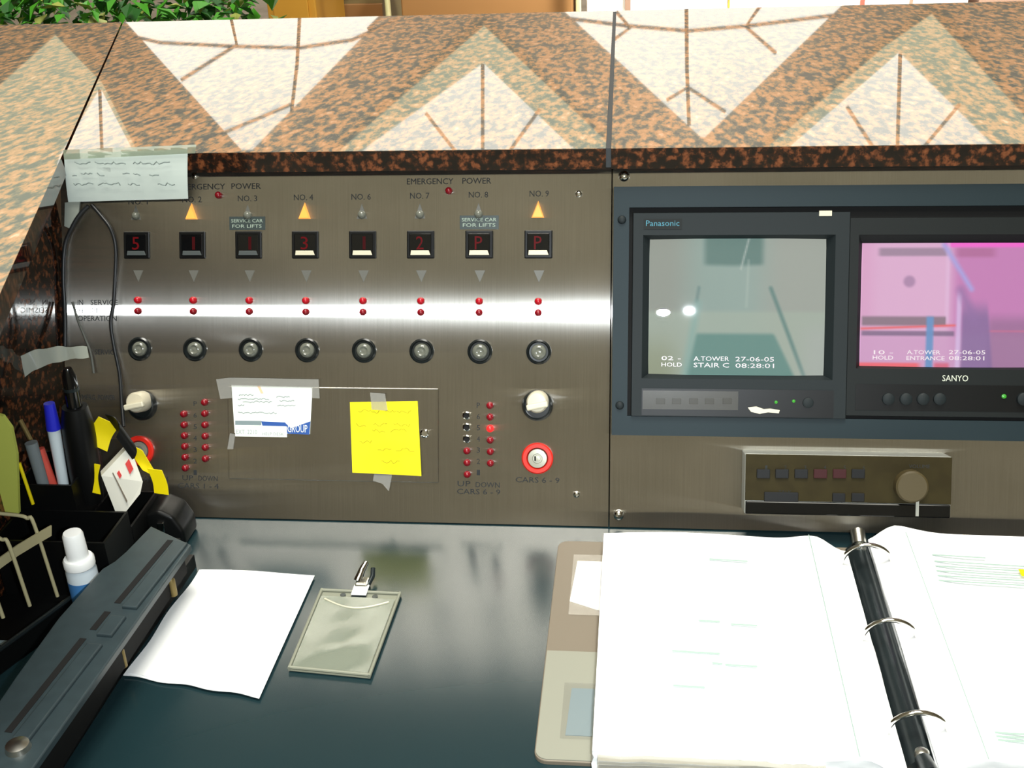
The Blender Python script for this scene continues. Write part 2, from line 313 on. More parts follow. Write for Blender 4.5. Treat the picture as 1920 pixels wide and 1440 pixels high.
me_dn = finish(prism(nb(), [(-.0052, .0058), (.0052, .0058), (0, -.0058)], 0, .0005), 'down_arrow', M['tri'])
pyr = nb(); vs = [pyr.verts.new(p) for p in ((-.0062, -.0075, 0), (.0062, -.0075, 0), (.0004, .0088, 0), (-.0048, -.0068, .004), (.0052, -.0068, .004), (.0004, .0055, .004))]
for f in ((0, 1, 4, 3), (1, 2, 5, 4), (2, 0, 3, 5), (3, 4, 5)): pyr.faces.new([vs[k] for k in f])
me_up = finish(pyr, 'up_arrow', M['amber'])
uo = nb(); prism(uo, [(-.0052, -.0068), (.0052, -.0068), (0, .0078)], 0, .0004); me_upo = finish(uo, 'up_arrow', M['tri'])
me_bead = finish(lathe(nb(), [(0.0042, .0003), (.0038, .0026), (.002, .0042), (0, .0046)], 16), 'lens', M['cap'], 60)
dome = [(.0036, 0), (.0036, .0028), (.0030, .0046), (.0017, .0057), (0, .0061)]
me_led = finish(lathe(nb(), dome, 16), 'indicator_lamp', M['red'], 60); me_on = finish(lathe(nb(), dome, 16), 'indicator_lamp', M['red_on'], 60); me_hot = finish(lathe(nb(), dome, 16), 'indicator_lamp', M['red_bright'], 60)
me_emp = finish(lathe(nb(), [(.0040, 0), (.0040, .0012), (.0030, .0016), (.0028, .0002)], 16), 'lamp_socket', M['chrome'], 40)
me_hole = finish(lathe(nb(), [(.0029, .0001), (.0029, .0005), (0, .0005)], 16), 'hollow', M['hole'])
me_bring = finish(lathe(nb(), [(.0122, 0), (.0122, .0016), (.0106, .0028), (.0094, .0006), (0, .0004)], 36), 'push_button', M['ring'], 40)
me_bcap = finish(lathe(nb(), [(.0076, .0004), (.0074, .0022), (.0066, .0036), (.0044, .0044), (.0032, .0034), (.0014, .0034), (0, .0040)], 36), 'cap', M['cap'], 50)
for i, X in enumerate(cx):
    w = cp.again('floor_display', me_win, (X, sD, 0)); cp.again('glass', me_gls, (0, 0, 0), w)
    cp.again('lower_bevel', me_s1 if i >= 3 else me_s0, (0, 0, 0), w)  # cream and grey copies paint in which bevels catch the light
    d = nb(); textbm(d, digits[i], .0020 if digits[i] == '1' else -.0004, .0016, .0030, w=.0030 if digits[i] == '1' else .0074, h=.0128, th=.0003)
    o = bpy.data.objects.new('digit', finish(d, 'digit', M['digit_dim'] if i in (1, 2, 4) else M['digit'])); COL.objects.link(o); o.parent = w; o['label'] = 'glowing red %s' % digits[i]
    ux, us = X-.0008, pan(700, 397)[1]
    if i in (1, 3, 7): cp.again('up_arrow', me_up, (ux, us+.0008, 0), label='up arrow glowing amber')
    else:
        a = cp.again('up_arrow', me_upo, (ux, us, 0)); cp.again('lens', me_bead, (0, -.003, 0), a)
    cp.again('down_arrow', me_dn, (X+.0006, pan(700, 518)[1], 0))
    cp.again('indicator_lamp', me_on, (X+.0002, sL1, 0), label='lit red lamp'); cp.again('indicator_lamp', me_led, (X+.0002, sL2, 0))
    bt = cp.again('push_button', me_bring, (X+.0008, sB, 0)); cp.again('cap', me_bcap, (0, 0, 0), bt)
for p in ((411, 366), (842, 358)): cp.again('indicator_lamp', me_led, (*PX(*p), 0))
for k in range(6):
    cp.again('indicator_lamp', me_led, (*PX(346+.6*k, 776+20.2*k), 0)); cp.again('indicator_lamp', me_led, (*PX(385+.3*k, 754+21.1*k), 0))
    px = (875+.3*k, 779+22*k)
    if k in (0, 1, 2): cp.again('hollow', me_hole, (0, 0, 0), cp.again('lamp_socket', me_emp, (*PX(*px), 0), label='chrome lamp socket without its red lens'))
    else: cp.again('indicator_lamp', me_led, (*PX(*px), 0))
    cp.again('indicator_lamp', me_hot if k == 2 else me_led, (*PX(919+.2*k, 760+21.6*k), 0), label='red lamp glowing brightly' if k == 2 else None)
# rotary switches
for px in ((1008, 760), (268, 760)):
    X, s = PX(*px); k = cp.part('rotary_switch', lathe(nb(), [(.0152, 0), (.0152, .003), (.0135, .0062), (.0122, .0066), (.0120, .003), (0, .003)], 40, (X, s, 0)), M['ring'], smooth=40)
    kb = nb(); lathe(kb, [(.0106, .003), (.0104, .019), (.0088, .0215), (0, .022)], 36, (X+.001, s+.0045, 0)); cp.part('knob', kb, M['knobface'], k, smooth=40)
    hb = nb(); box(hb, X-.0095, X+.0115, s-.0015, s+.0045, .0215, .0270, .0015); a = radians(12)
    bmesh.ops.rotate(hb, verts=hb.verts, cent=(X+.001, s+.0045, 0), matrix=Matrix.Rotation(a, 3, 'Z')); cp.part('knob_grip', hb, M['cream'], k)
# red-ringed key switches
for px in ((1008, 859), (262, 845)):
    X, s = PX(*px); k = cp.part('key_switch', lathe(nb(), [(.0155, 0), (.0155, .0022), (.0142, .0034), (.0108, .0034), (.0098, .0006), (.0096, 0)], 44, (X, s, 0)), M['redring'], smooth=40, label='red plastic ring')
    c = cp.part('lock_barrel', lathe(nb(), [(.0097, 0), (.0092, .0030), (.0050, .0032), (.0046, .0022), (.0030, .0022), (.0028, .0036), (0, .0038)], 36, (X, s, 0)), M['lockmetal'], k, smooth=40)
    cp.part('keyhole', box(nb(), X-.0028, X-.0014, s-.0024, s+.0022, .0021, .0042), M['hole'], k)
# access door
dr = nb(); a = PX(428, 724); c = PX(822, 724); e = PX(822, 905)
box(dr, a[0], c[0], e[1], a[1], .0001, .0022, .0006); door = cp.part('access_door', dr, M['steel'], uv=True)
X, s = PX(797, 812); cp.part('door_lock', lathe(nb(), [(.0046, .002), (.0044, .0035), (.003, .0042), (.0028, .0034), (0, .0034)], 20, (X, s, 0)), M['chrome'], door, smooth=40)
me_scr = finish(lathe(nb(), [(.0034, 0), (.0033, .0012), (.0022, .0022), (0, .0025)], 16), 'screw', M['chrome'], 50)
for p in ((1085, 364), (1081, 927), (365, 330)): cp.again('screw', me_scr, (*PX(*p), 0))
# printed lettering
def ptext(b, s, px0, px1, py, hpx=12, z=.0001):
    a = PX(px0, py); c = PX(px1, py); textbm(b, s, (a[0]+c[0])/2, (a[1]+c[1])/2, z, w=abs(c[0]-a[0]), h=hpx*.00048, th=.00015)
def cap(s, u0, u1, y, h=12):
    b_ = nb(); ptext(b_, s, u0, u1, y, h); cp.part('caption', b_, M['ink'])
for s, u0, u1, y in [('EMERGENCY', 331, 422, 350), ('POWER', 434, 489, 349), ('EMERGENCY', 763, 850, 340), ('POWER', 867, 921, 339)]: cap(s, u0, u1, y)
for i, n in enumerate('12346789'): cap('NO. '+n, COLX[i]-19, COLX[i]+17, [378, 374, 372, 370, 369, 367, 365, 363][i])
for s, u0, u1, y in [('IN', 146, 156, 567), ('SERVICE', 170, 221, 567), ('SEISMIC', 146, 198, 582), ('OPERATION', 146, 219, 597), ('SERVICE', 178, 220, 660), ('EMERG. POWER', 150, 216, 745), ('UP', 858, 882, 907), ('DOWN', 892, 937, 909), ('CARS 6 - 9', 857, 938, 922), ('CARS 6 - 9', 967, 1049, 900), ('UP', 342, 362, 896), ('DOWN', 372, 408, 897), ('CARS 1 - 4', 334, 410, 911), ('CARS 1 - 4', 262, 316, 898)]: cap(s, u0, u1, y, 11)
for k, ch in enumerate('P654321'): cap(ch, 894, 900, 760+21*k, 11); cap(ch, 363, 369, 757+21.5*k, 10)
# embossed label strips above two displays
for (u0, v0, u1, v1), up in (((430, 406, 497, 431), 'third'), ((862, 404, 935, 430), 'seventh')):
    t = nb(); pbox(t, u0, v0, u1, v1, .0001, .0006); a = PX(u0, v0); c = PX(u1, v1)
    lt = Thing('label_strip', 'dark embossed label strip stuck above the %s display' % up, 'label', (a[0], c[1], 0), PM, 'embossed label strips on the steel panel')
    lt.part('strip', t, M['labeltape']); q = nb(); ptext(q, 'SERVICE CAR', u0+4, u1-4, v0+8, 7, .0006); ptext(q, 'FOR LIFTS', u0+6, u1-6, v0+18, 7, .0006); lt.part('lettering', q, M['emboss'])
# ------------------------------------------------------------------ right steel panel with the monitors
XR = pan(2110, 600)[0]
rp = Thing('monitor_console', 'plain brushed steel panel holding the two monitors', 'panel', ((XS+XR)/2, SB, 0), PM)
rp.part('faceplate', box(nb(), XS+.0006, XR, SB, ST, -.003, .0003), M['steel'], uv=True)
me_scr2 = finish(lathe(nb(), [(.0055, 0), (.0054, .0014), (.0042, .0032), (.002, .0042), (0, .0044)], 20), 'screw', M['chrome'], 50)
for p in ((1170, 330), (1160, 965)): rp.again('screw', me_scr2, (*PX(*p), .0003))
rf = Thing('rack_frame', 'dark blue-grey enamelled frame surrounding both monitors', 'frame', (*PX(1152, 828), .0003), PM)
A = PX(1151, 350, .008); B = PX(2026, 829, .008); O0 = PX(1180, 389, .008); O1 = PX(1992, 791, .008)
fb = nb()
for q in ((A[0], O0[0], B[1], A[1]), (O1[0], B[0], B[1], A[1]), (O0[0], O1[0], O0[1], A[1]), (O0[0], O1[0], B[1], O1[1])): box(fb, *q, .0003, .008)
bmesh.ops.remove_doubles(fb, verts=fb.verts, dist=1e-6); rf.part('surround', fb, M['frame'])
rf.part('backing', box(nb(), O0[0], O1[0], O1[1], O0[1], .0003, .0012), M['hole'])
me_scr3 = finish(lathe(nb(), [(.0042, 0), (.0040, .0016), (.0026, .0026), (0, .0028)], 16), 'screw', M['bezel'], 50)
for p in ((1166, 412), (1162, 760)): rf.again('screw', me_scr3, (*PX(*p, .008), .008))
def grid_picture(x0, x1, s0, s1, h, bulge, fn, nu=130, nv=104):
    """picture tube face, slightly domed, its picture held as colours on a fine grid"""
    b = nb(); lay = b.verts.layers.float_color.new('Col'); G = []
    for i in range(nu+1):
        row = []
        for j in range(nv+1):
            u, v = i/nu, j/nv; x, s = x0+(x1-x0)*u, s1+(s0-s1)*v
            z = h-((u-.5)**2*(x1-x0)**2+(v-.5)**2*(s1-s0)**2)/(2*bulge)
            vt = b.verts.new((x, s, z)); r, g, bl = fn(u, v); vt[lay] = (*lin((max(0, r), max(0, g), max(0, bl))), 1); row.append(vt)
        G.append(row)
    for i in range(nu):
        for j in range(nv): b.faces.new((G[i][j], G[i][j+1], G[i+1][j+1], G[i+1][j]))
    bmesh.ops.recalc_face_normals(b, faces=b.faces); b.normal_update()
    if b.faces[0].normal.z < 0: bmesh.ops.reverse_faces(b, faces=b.faces)
    return b
def ss(a, b, x):
    t = min(1, max(0, (x-a)/(b-a))); return t*t*(3-2*t)
def mixc(a, b, t): return tuple(p+(q-p)*t for p, q in zip(a, b))
def band1(x, a, b, w): return ss(a-w, a+w, x)*(1-ss(b-w, b+w, x))
def segd(px, py, ax, ay, bx, by):
    vx, vy = bx-ax, by-ay; t = max(0, min(1, ((px-ax)*vx+(py-ay)*vy)/(vx*vx+vy*vy))); return math.hypot(px-ax-vx*t, py-ay-vy*t)
def img1(u, v):
    X, Y = 1220+322*u, 450+252*v
    c = mixc((158, 164, 156), (170, 176, 168), ss(1240, 1400, X)); c = mixc(c, (150, 182, 176), band1(X, 1290, 1430, 40)*.6)
    c = mixc(c, (176, 190, 176), ss(578, 590, Y)*.75); c = mixc(c, (150, 158, 130), (1-ss(1240, 1300, X))*ss(600, 690, Y)*.8)
    c = mixc(c, (92, 128, 124), band1(X, 1322, 1428, 8)*(1-ss(494, 505, Y+.03*abs(X-1375)))*.85)
    c = mixc(c, (196, 206, 200), max(0, 1-segd(X, Y, 1402, 450, 1388, 506)/3)*.8); c = mixc(c, (190, 204, 196), max(0, 1-segd(X, Y, 1402, 490, 1399, 575)/4)*.5)
    k = (Y-625)/77; c = mixc(c, (98, 146, 140), band1(X, 1308-18*k, 1450+38*k, 5)*ss(620, 630, Y)*.9)
    c = mixc(c, (86, 130, 128), max(0, 1-segd(X, Y, 1443, 541, 1506, 702)/6)*.85); c = mixc(c, (80, 120, 124), max(0, 1-segd(X, Y, 1312, 540, 1308, 565)/5)*.5)
    c = mixc(c, (140, 182, 176), max(0, 1-segd(X, Y, 1310, 570, 1288, 702)/12)*.7); return mixc(c, (182, 188, 184), ss(1480, 1530, X)*ss(585, 640, Y)*.6)
def img2(u, v):
    X, Y = 1618+334*u, 458+230*v
    c = mixc((230, 178, 216), (206, 128, 190), ss(1770, 1800, X)); c = mixc(c, (222, 150, 196), (1-ss(1618, 1660, X))*.4)
    c = mixc(c, (214, 160, 205), ss(612, 640, Y)*.8); c = mixc(c, (150, 104, 148), ss(1845, 1860, X)*ss(580, 612, Y)*.7)
    c = mixc(c, (150, 124, 150), band1(X, 1650, 1778, 6)*band1(Y, 467, 482, 3)*.8); c = mixc(c, (178, 98, 150), band1(X, 1790, 1860, 10)*band1(Y, 467, 484, 4)*.7)
    c = mixc(c, (255, 100, 216), ss(1764, 1772, X)*(1-ss(463, 469, Y)))
    c = mixc(c, (164, 124, 166), (1-ss(7, 14, math.hypot(X-1706, Y-529)))*.75)
    c = mixc(c, (236, 196, 232), band1(X, 1772, 1779, 2)*(1-ss(600, 615, Y))*.6); c = mixc(c, (224, 196, 240), band1(X, 1793, 1802, 3)*ss(540, 560, Y)*.8)
    c = mixc(c, (136, 112, 130), band1(X, 1621, 1774, 2)*band1(Y, 594, 611, 3)*.9); c = mixc(c, (128, 100, 138), band1(X, 1621, 1790, 3)*band1(Y, 621, 630, 2)*.85)
    yl = 617-(X-1620)*.04; c = mixc(c, (240, 104, 116), band1(X, 1619, 1792, 3)*band1(Y, yl-2, yl+2, 2)); c = mixc(c, (214, 110, 150), band1(X, 1848, 1960, 3)*band1(Y, 619, 622, 2)*.8)
    c = mixc(c, (136, 104, 160), band1(X, 1803, 1848+.1*(Y-560), 4)*ss(556, 600, Y)*.85); c = mixc(c, (150, 110, 170), max(0, 1-segd(X, Y, 1800, 545, 1826, 600)/14)*.7)
    c = mixc(c, (250, 104, 120), (1-ss(1720, 1736, X))*ss(678, 683, Y)); c = mixc(c, (226, 90, 120), band1(X, 1755, 1782, 4)*ss(676, 684, Y)*.8)
    c = mixc(c, (176, 166, 232), max(0, 1-segd(X, Y, 1768, 462, 1819, 543)/8)); c = mixc(c, (104, 150, 206), band1(X, 1739, 1752, 2)*ss(591, 597, Y)*.95); return c
def monitor(label, ob, scr, rec, fn, smat, mbez, strip, words, hb):
    t = Thing('monitor', label, 'monitor', (*PX(ob[0], ob[3]), .0012), PM, 'monitors in the rack frame')
    a = PX(ob[0], ob[1], hb); c = PX(ob[2], ob[3], hb); r0 = PX(rec[0], rec[1], hb); r1 = PX(rec[2], rec[3], hb); s0 = PX(scr[0], scr[1], .003); s1 = PX(scr[2], scr[3], .003)
    b = nb(); o = [(a[0], c[1]), (c[0], c[1]), (c[0], a[1]), (a[0], a[1])]; n = [(r0[0], r1[1]), (r1[0], r1[1]), (r1[0], r0[1]), (r0[0], r0[1])]; m = [(s0[0], s1[1]), (s1[0], s1[1]), (s1[0], s0[1]), (s0[0], s0[1])]
    V = [[b.verts.new((*p, z)) for p in L_] for L_, z in ((o, .0012), (o, hb-.001), ([(p[0]*.995+(a[0]+c[0])/2*.005, p[1]*.995+(a[1]+c[1])/2*.005) for p in o], hb), (n, hb), (m, .0020))]
    for P_, Q_ in zip(V, V[1:]):
        for k in range(4): b.faces.new((P_[k], P_[(k+1) % 4], Q_[(k+1) % 4], Q_[k]))
    bmesh.ops.recalc_face_normals(b, faces=b.faces); t.part('bezel', b, mbez)
    sc = t.part('screen', grid_picture(s0[0]-.001, s1[0]+.001, s1[1]-.001, s0[1]+.001, .0056, 2.0, fn), smat, smooth=60)
    w = nb()
    for body, u0, u1, y, h in words: ptext(w, body, u0, u1, y, h, .0060)
    t.part('caption', w, M['osd'], sc, label='white on-screen caption')
    t.part('glare_glass', box(nb(), s0[0]-.0005, s1[0]+.0005, s1[1]-.0005, s0[1]+.0005, .0066, .0070), M['glass'])
    q = nb(); pbox(q, *strip, hb-.0005, hb+.0004); cs = t.part('control_strip', q, M['black']); return t, cs
m1, cs = monitor('left monitor showing a grey-green stairway picture', (1187, 399, 1586, 786), (1220, 450, 1542, 703), (1206, 441, 1561, 713), img1, M['screen1'], M['bezel'], (1203, 730, 1563, 781),
    [('02 -', 1240, 1276, 671, 8), ('HOLD', 1240, 1278, 683, 8), ('A.TOWER', 1300, 1366, 672, 9), ('STAIR C', 1300, 1366, 684, 9), ('27-06-05', 1378, 1450, 673, 9), ('08:28:01', 1378, 1450, 685, 9)], .011)
for u in (1239, 1269, 1301, 1331, 1364): m1.part('button', pbox(nb(), u-9, 747, u+8, 758, .0112, .0128, .0004), M['btn'], cs)
m1.part('film_cover', pbox(nb(), 1205, 733, 1384, 768, .0130, .0132), M['thinfilm'], cs, label='clear film over the buttons')
for u, v in ((1455, 754), (1488, 752)): m1.part('power_lamp', lathe(nb(), [(.0016, .0112), (.0014, .0126), (0, .013)], 12, (*PX(u, v, .011), 0)), M['led_green'], cs)
m1.part('control_knob', lathe(nb(), [(.0052, .0112), (.0050, .0135), (.0034, .0142), (0, .0142)], 20, (*PX(1515, 755, .011), 0)), M['bezel'], cs, smooth=40)
q = nb(); prism(q, [PX(u, v, .0115) for u, v in ((1402, 764), (1418, 762), (1432, 767), (1444, 766), (1462, 769), (1460, 775), (1440, 773), (1424, 776), (1408, 772))], .0113, .0120); m1.part('torn_sticker', q, M['cream'], cs)
q = nb(); pbox(q, 1207, 410, 1279, 430, .0110, .0114); lg = m1.part('name_badge', q, M['bezel2']); q = nb(); ptext(q, 'Panasonic', 1211, 1273, 420, 11, .0114); m1.part('lettering', q, M['teal'], lg)
m1.part('paper_chip', pbox(nb(), 1536, 395, 1560, 405, .0108, .0116), M['cream'])
m2, cs = monitor('right monitor showing a pink and magenta entrance picture', (1594, 408, 1986, 785), (1618, 458, 1952, 688), (1611, 440, 1960, 694), img2, M['screen2'], M['bezel2'], (1604, 722, 1975, 771),
    [('10 -', 1636, 1672, 660, 8), ('HOLD', 1634, 1672, 670, 8), ('A.TOWER', 1698, 1760, 660, 8), ('ENTRANCE', 1697, 1768, 671, 8), ('27-06-05', 1776, 1844, 660, 8), ('08:28:01', 1776, 1842, 671, 8)], .0095)
for u in (1665, 1698, 1730, 1761): m2.part('button', lathe(nb(), [(.0058, .0098), (.0056, .0125), (.0040, .0135), (0, .0135)], 20, (*PX(u, 748, .0095), 0)), M['bezel'], cs, smooth=40)
m2.part('power_lamp', lathe(nb(), [(.0022, .0098), (.0020, .0112), (0, .0118)], 12, (*PX(1882, 743, .0095), 0)), M['led_green'], cs)
m2.part('control_knob', lathe(nb(), [(.0062, .0098), (.0060, .0135), (.0045, .0145), (0, .0145)], 20, (*PX(1918, 748, .0095), 0)), M['bezel'], cs, smooth=40)
q = nb(); ptext(q, 'SANYO', 1762, 1810, 708, 12, .0095); m2.part('lettering', q, M['logo'], label='silver maker lettering')
# ------------------------------------------------------------------ intercom unit
HU = .030
iu = Thing('intercom_unit', 'bronze-faced intercom box with dark buttons below the monitors', 'intercom', (*PX(1398, 975), .0003), PM)
a = PX(1397, 850, HU); c = PX(1782, 972, HU)
iu.part('housing', box(nb(), a[0], c[0], c[1], a[1], .0003, HU, .0012), M['unit_body'])
ub = nb(); u0, u1, v0, v1 = a[0]+.0006, c[0]-.0002, c[1]+.013, a[1]-.0004; box(ub, u0, u1, v0, v1, HU, HU+.0012, .0004); fpz = iu.part('faceplate', ub, M['unit'])
iu.part('lower_trim', box(nb(), a[0]+.001, c[0]-.001, c[1]+.0006, c[1]+.0128, HU, HU+.003, .001), M['black_gloss'])
for k, u in enumerate((1432, 1467, 1503, 1539, 1575, 1610)): iu.part('button', pbox(nb(), u-13, 880, u+12, 897, HU+.001, HU+.0032, .0005), M['btnred'] if k in (3, 4) else M['btn'], fpz, label='dark red button' if k in (3, 4) else None)
iu.part('button', pbox(nb(), 1433, 923, 1497, 941, HU+.001, HU+.0032, .0005), M['btn'], fpz, label='wide dark bar button')
for u in (1573, 1609): iu.part('button', pbox(nb(), u-12, 925, u+12, 941, HU+.001, HU+.0032, .0005), M['btn'], fpz)
X, s = PX(1709, 912, HU+.008); iu.part('volume_knob', lathe(nb(), [(.0150, HU+.001), (.0146, HU+.011), (.0130, HU+.0125), (0, HU+.0125)], 36, (X, s, 0)), M['unitknob'], fpz, smooth=40)
iu.part('pointer', pbox(nb(), 1717, 938, 1723, 968, HU+.0031, HU+.0037), M['unit_body'])
q = nb()
for k, u in enumerate((1432, 1467, 1503, 1539, 1575, 1610)): ptext(q, str(k+1), u-4, u, 868, 8, HU+.0012)
ptext(q, 'TALK', 1452, 1476, 913, 7, HU+.0012); ptext(q, 'VOLUME', 1690, 1728, 866, 7, HU+.0012); iu.part('lettering', q, M['ink'], fpz)
# ------------------------------------------------------------------ things stuck on the steel panel
def psheet(b, quad, h, lift=lambda u, v: 0., th=.0003, n=14):
    """thin sheet on the console face from four picture corners TL TR BR BL"""
    Q = [Vector(PX(*p, h)) for p in quad]
    return sheet(b, lambda u, v: (*((Q[0]*(1-u)+Q[1]*u)*(1-v)+(Q[3]*(1-u)+Q[2]*u)*v), h+lift(u, v)), n, n, th)
def squig(b, px0, px1, py, amp, h, step=6, r=.00022):
    pts = []; x = px0; k = 0
    while x <= px1:
        pts.append((*PX(x, py+random.uniform(-amp, amp), h), h)); x += step*random.uniform(.6, 1.2)
    if len(pts) > 2: tube(b, pts, r, 4)
HD = .0023
yn = Thing('sticky_note', 'square yellow note with pencil writing taped to the access door', 'note', (*PX(722, 822), HD), PM)
yn.part('paper', psheet(nb(), [(656, 754), (783, 752), (791, 892), (661, 886)], HD+.0005, lambda u, v: .0022*max(0, u-.6)*2*v+.0008*v), M['yellow'])
q = nb()
for y, rng in ((772, [(672, 712), (722, 775)]), (797, [(668, 690), (700, 730), (738, 770)]), (808, [(698, 726), (732, 764)]), (829, [(674, 700)]), (843, [(708, 735), (742, 780)]), (866, [(715, 752)])):
    for p in rng: squig(q, *p, y, 3.5, HD+.0041, 4)
yn.part('handwriting', q, M['pencil'])
for nm, qd in (('upper', [(694, 736), (722, 738), (727, 770), (697, 768)]), ('lower', [(702, 880), (736, 882), (728, 922), (716, 908), (698, 902)])):
    P = [PX(*p, HD+.003) for p in qd]; yn.part('tape', prism(nb(), P, HD+.0032 if nm == 'upper' else HD+.0002, HD+.0034 if nm == 'upper' else HD+.0004), M['tape'])
bc = Thing('business_card', 'white card with blue printed footer taped to the access door', 'card', (*PX(510, 770), HD), PM)
bc.part('card', psheet(nb(), [(434, 722), (586, 726), (581, 814), (440, 812)], HD+.0006), M['card'])
q = nb(); pbox(q, 441, 789, 490, 797, HD+.0006, HD+.0008); bc.part('pale_footer', q, M['bluecard']); q = nb()
P = [PX(*p, HD+.0008) for p in ((490, 790), (534, 792), (545, 803), (582, 790), (580, 815), (539, 813), (536, 799), (492, 798))]; prism(q, P, HD+.0006, HD+.0009); bc.part('blue_footer', q, M['navy'])
q = nb(); pbox(q, 441, 799, 538, 819, HD+.0008, HD+.0012); st = bc.part('added_strip', q, M['card']); q = nb(); ptext(q, 'EXT. 2210', 445, 484, 809, 9, HD+.0012); ptext(q, 'HELP DESK', 494, 534, 813, 6, HD+.0012); bc.part('lettering', q, M['printgrey'], st)
q = nb(); ptext(q, 'GROUP', 541, 578, 803, 16, HD+.0009)
bc.part('lettering', q, M['card'], label='white letters on the blue footer')
q = nb()
for y, u0, u1 in ((740, 448, 478), (748, 446, 505), (753, 455, 512), (760, 446, 460), (744, 518, 545), (752, 524, 552), (760, 520, 556), (774, 446, 520)): squig(q, u0, u1, y, 1.6, HD+.0009, 3, .0003)
bc.part('print', q, M['printgrey']); q = nb(); P = [PX(*p) for p in ((484, 723), (489, 723), (496, 737), (491, 737))]; prism(q, P, HD+.0006, HD+.0009); bc.part('orange_tick', q, M['orange'])
for qd in ([(406, 711), (432, 708), (436, 746), (414, 748)], [(432, 708), (598, 711), (600, 747), (586, 746), (585, 727), (434, 724)], [(432, 812), (442, 814), (438, 842), (427, 842)]):
    P = [PX(*p, HD) for p in qd]; bc.part('tape', prism(nb(), P, HD+.0012, HD+.0014), M['tape'])
# notice hanging from the ledge at the left
nt = Thing('paper_notice', 'pale taped notice hanging over the ledge edge at upper left', 'notice', (-.53, LF-.003, ZL-.03))
def nq(px, py, y=LF-.004): p = atY(px, py, y); return p
NQ = [nq(120, 288), nq(352, 280), nq(353, 372, LF-.002), nq(128, 378, LF-.002)]
nt.part('paper', sheet(nb(), lambda u, v: (NQ[0]*(1-u)+NQ[1]*u)*(1-v)+(NQ[3]*(1-u)+NQ[2]*u)*v+Vector((0, -.0015*sin(v*3)-.0004*sin(u*9), 0)), 16, 10, .0003), M['notice'])
q = nb()
def nsq(px0, px1, py, amp, r=.0003):
    pts = []; x = px0
    while x <= px1: pts.append(nq(x, py+random.uniform(-amp, amp), LF-.0085)); x += random.uniform(3, 6)
    if len(pts) > 2: tube(q, pts, .0005, 4)
for y, rng in ((306, [(140, 170), (178, 240), (250, 322)]), (327, [(136, 146), (152, 174), (182, 196), (216, 224), (230, 244), (250, 268), (280, 302)]), (345, [(138, 176), (184, 228), (240, 264), (272, 280), (296, 330)])):
    for p in rng: nsq(*p, y, 3.)
nt.part('handwriting', q, M['pen'])
tp = [nq(118, 281, LF-.0075), nq(368, 271, LF-.0075), nq(366, 287, LF-.0075), nq(120, 299, LF-.0075)]
q = nb(); sheet(q, lambda u, v: (tp[0]*(1-u)+tp[1]*u)*(1-v)+(tp[3]*(1-u)+tp[2]*u)*v, 8, 2, .0002); nt.part('tape', q, M['tape2'])
# cords on the left of the panel
def cord(name, label, pts, r, m, h=.005):
    P = spline([(*PX(u, v, hh), hh) for u, v, hh in pts], 8); return single(name, tube(nb(), P, r, 8), m, label, 'cord', off=P[-1], frame=PM, smooth=60, group='cords hanging in front of the steel panel')
cord('hanging_cord', 'black cord looping down past the leftmost display and switch', [(172, 384, .006), (190, 405, .007), (208, 430, .008), (217, 465, .007), (216, 520, .006), (213, 570, .006), (208, 605, .006), (214, 650, .006), (224, 700, .007), (228, 750, .012), (232, 800, .02)], .0019, M['cord'])
cord('hanging_cord', 'black cord dropping straight down the left edge of the panel', [(166, 386, .006), (150, 402, .007), (136, 425, .007), (122, 460, .006), (119, 520, .005), (122, 590, .004), (122, 660, .004)], .0022, M['cord'])
cord('hanging_cord', 'thin grey cord slanting behind the panel captions', [(136, 566, .003), (146, 600, .003), (158, 630, .003), (170, 662, .004), (176, 700, .006)], .0013, M['greycord'])
q = nb(); P = [(*PX(*p, .006), 0) for p in ((122, 380), (150, 376), (147, 408), (130, 428), (121, 424))]; prism(q, [(x, s) for x, s, _ in P], .0045, .0065)
single('cord_tape', q, M['connector'], 'scrap of grey tape holding the cords below the notice', 'tape', off=(*PX(135, 400), .0045), frame=PM)
# crumpled clear plastic strip stuck across the corner
Q = [atY(-40, 742, .93), atY(20, 704, .945), atY(60, 677, .955), atY(110, 664, .97), atY(165, 660, .985)]; Q = spline(Q, 6)
single('plastic_strip', band(nb(), Q, [Vector((.0, .004*sin(i*1.3), -.028+.0007*i)) for i in range(len(Q))], .0006), M['clearplastic'], 'crumpled clear plastic strip sticking out at the left corner', 'strip', off=Q[-1], smooth=40)
# ------------------------------------------------------------------ desk organiser and what stands in it
og = Thing('desk_organizer', 'black plastic desk organizer in the left corner holding pens', 'organizer', (-.515, .88, 0))
def cell(b, x0, x1, y0, y1, h, w=.0022):
    box(b, x0, x1, y0, y1, 0, .003)
    for q_ in ((x0, x0+w, y0, y1), (x1-w, x1, y0, y1), (x0+w, x1-w, y0, y0+w), (x0+w, x1-w, y1-w, y1)): box(b, *q_, .003, h)
    return b
og.part('rear_cup', cell(nb(), -.576, -.520, .880, .945, .088), M['black']); og.part('tall_cup', cell(nb(), -.519, -.470, .880, .945, .044), M['black'])
og.part('front_tray', cell(nb(), -.576, -.470, .826, .879, .062), M['black'])
def stick(name, label, top, bot, yt, yb, parts, group=None, cat='pen'):
    """slender thing standing at a slant from picture point bot (depth yb) to top (depth yt); parts: (name, t0, t1, r0, r1, material)"""
    A_, B_ = atY(*bot, yb), atY(*top, yt); t = Thing(name, label, cat, A_, group=group)
    for nm, t0, t1, r0, r1, m in parts: t.part(nm, tube(nb(), [A_.lerp(B_, t0+(t1-t0)*k/5) for k in range(6)], r0, 14, [r0+(r1-r0)*k/5 for k in range(6)]), m, smooth=50)
    return t
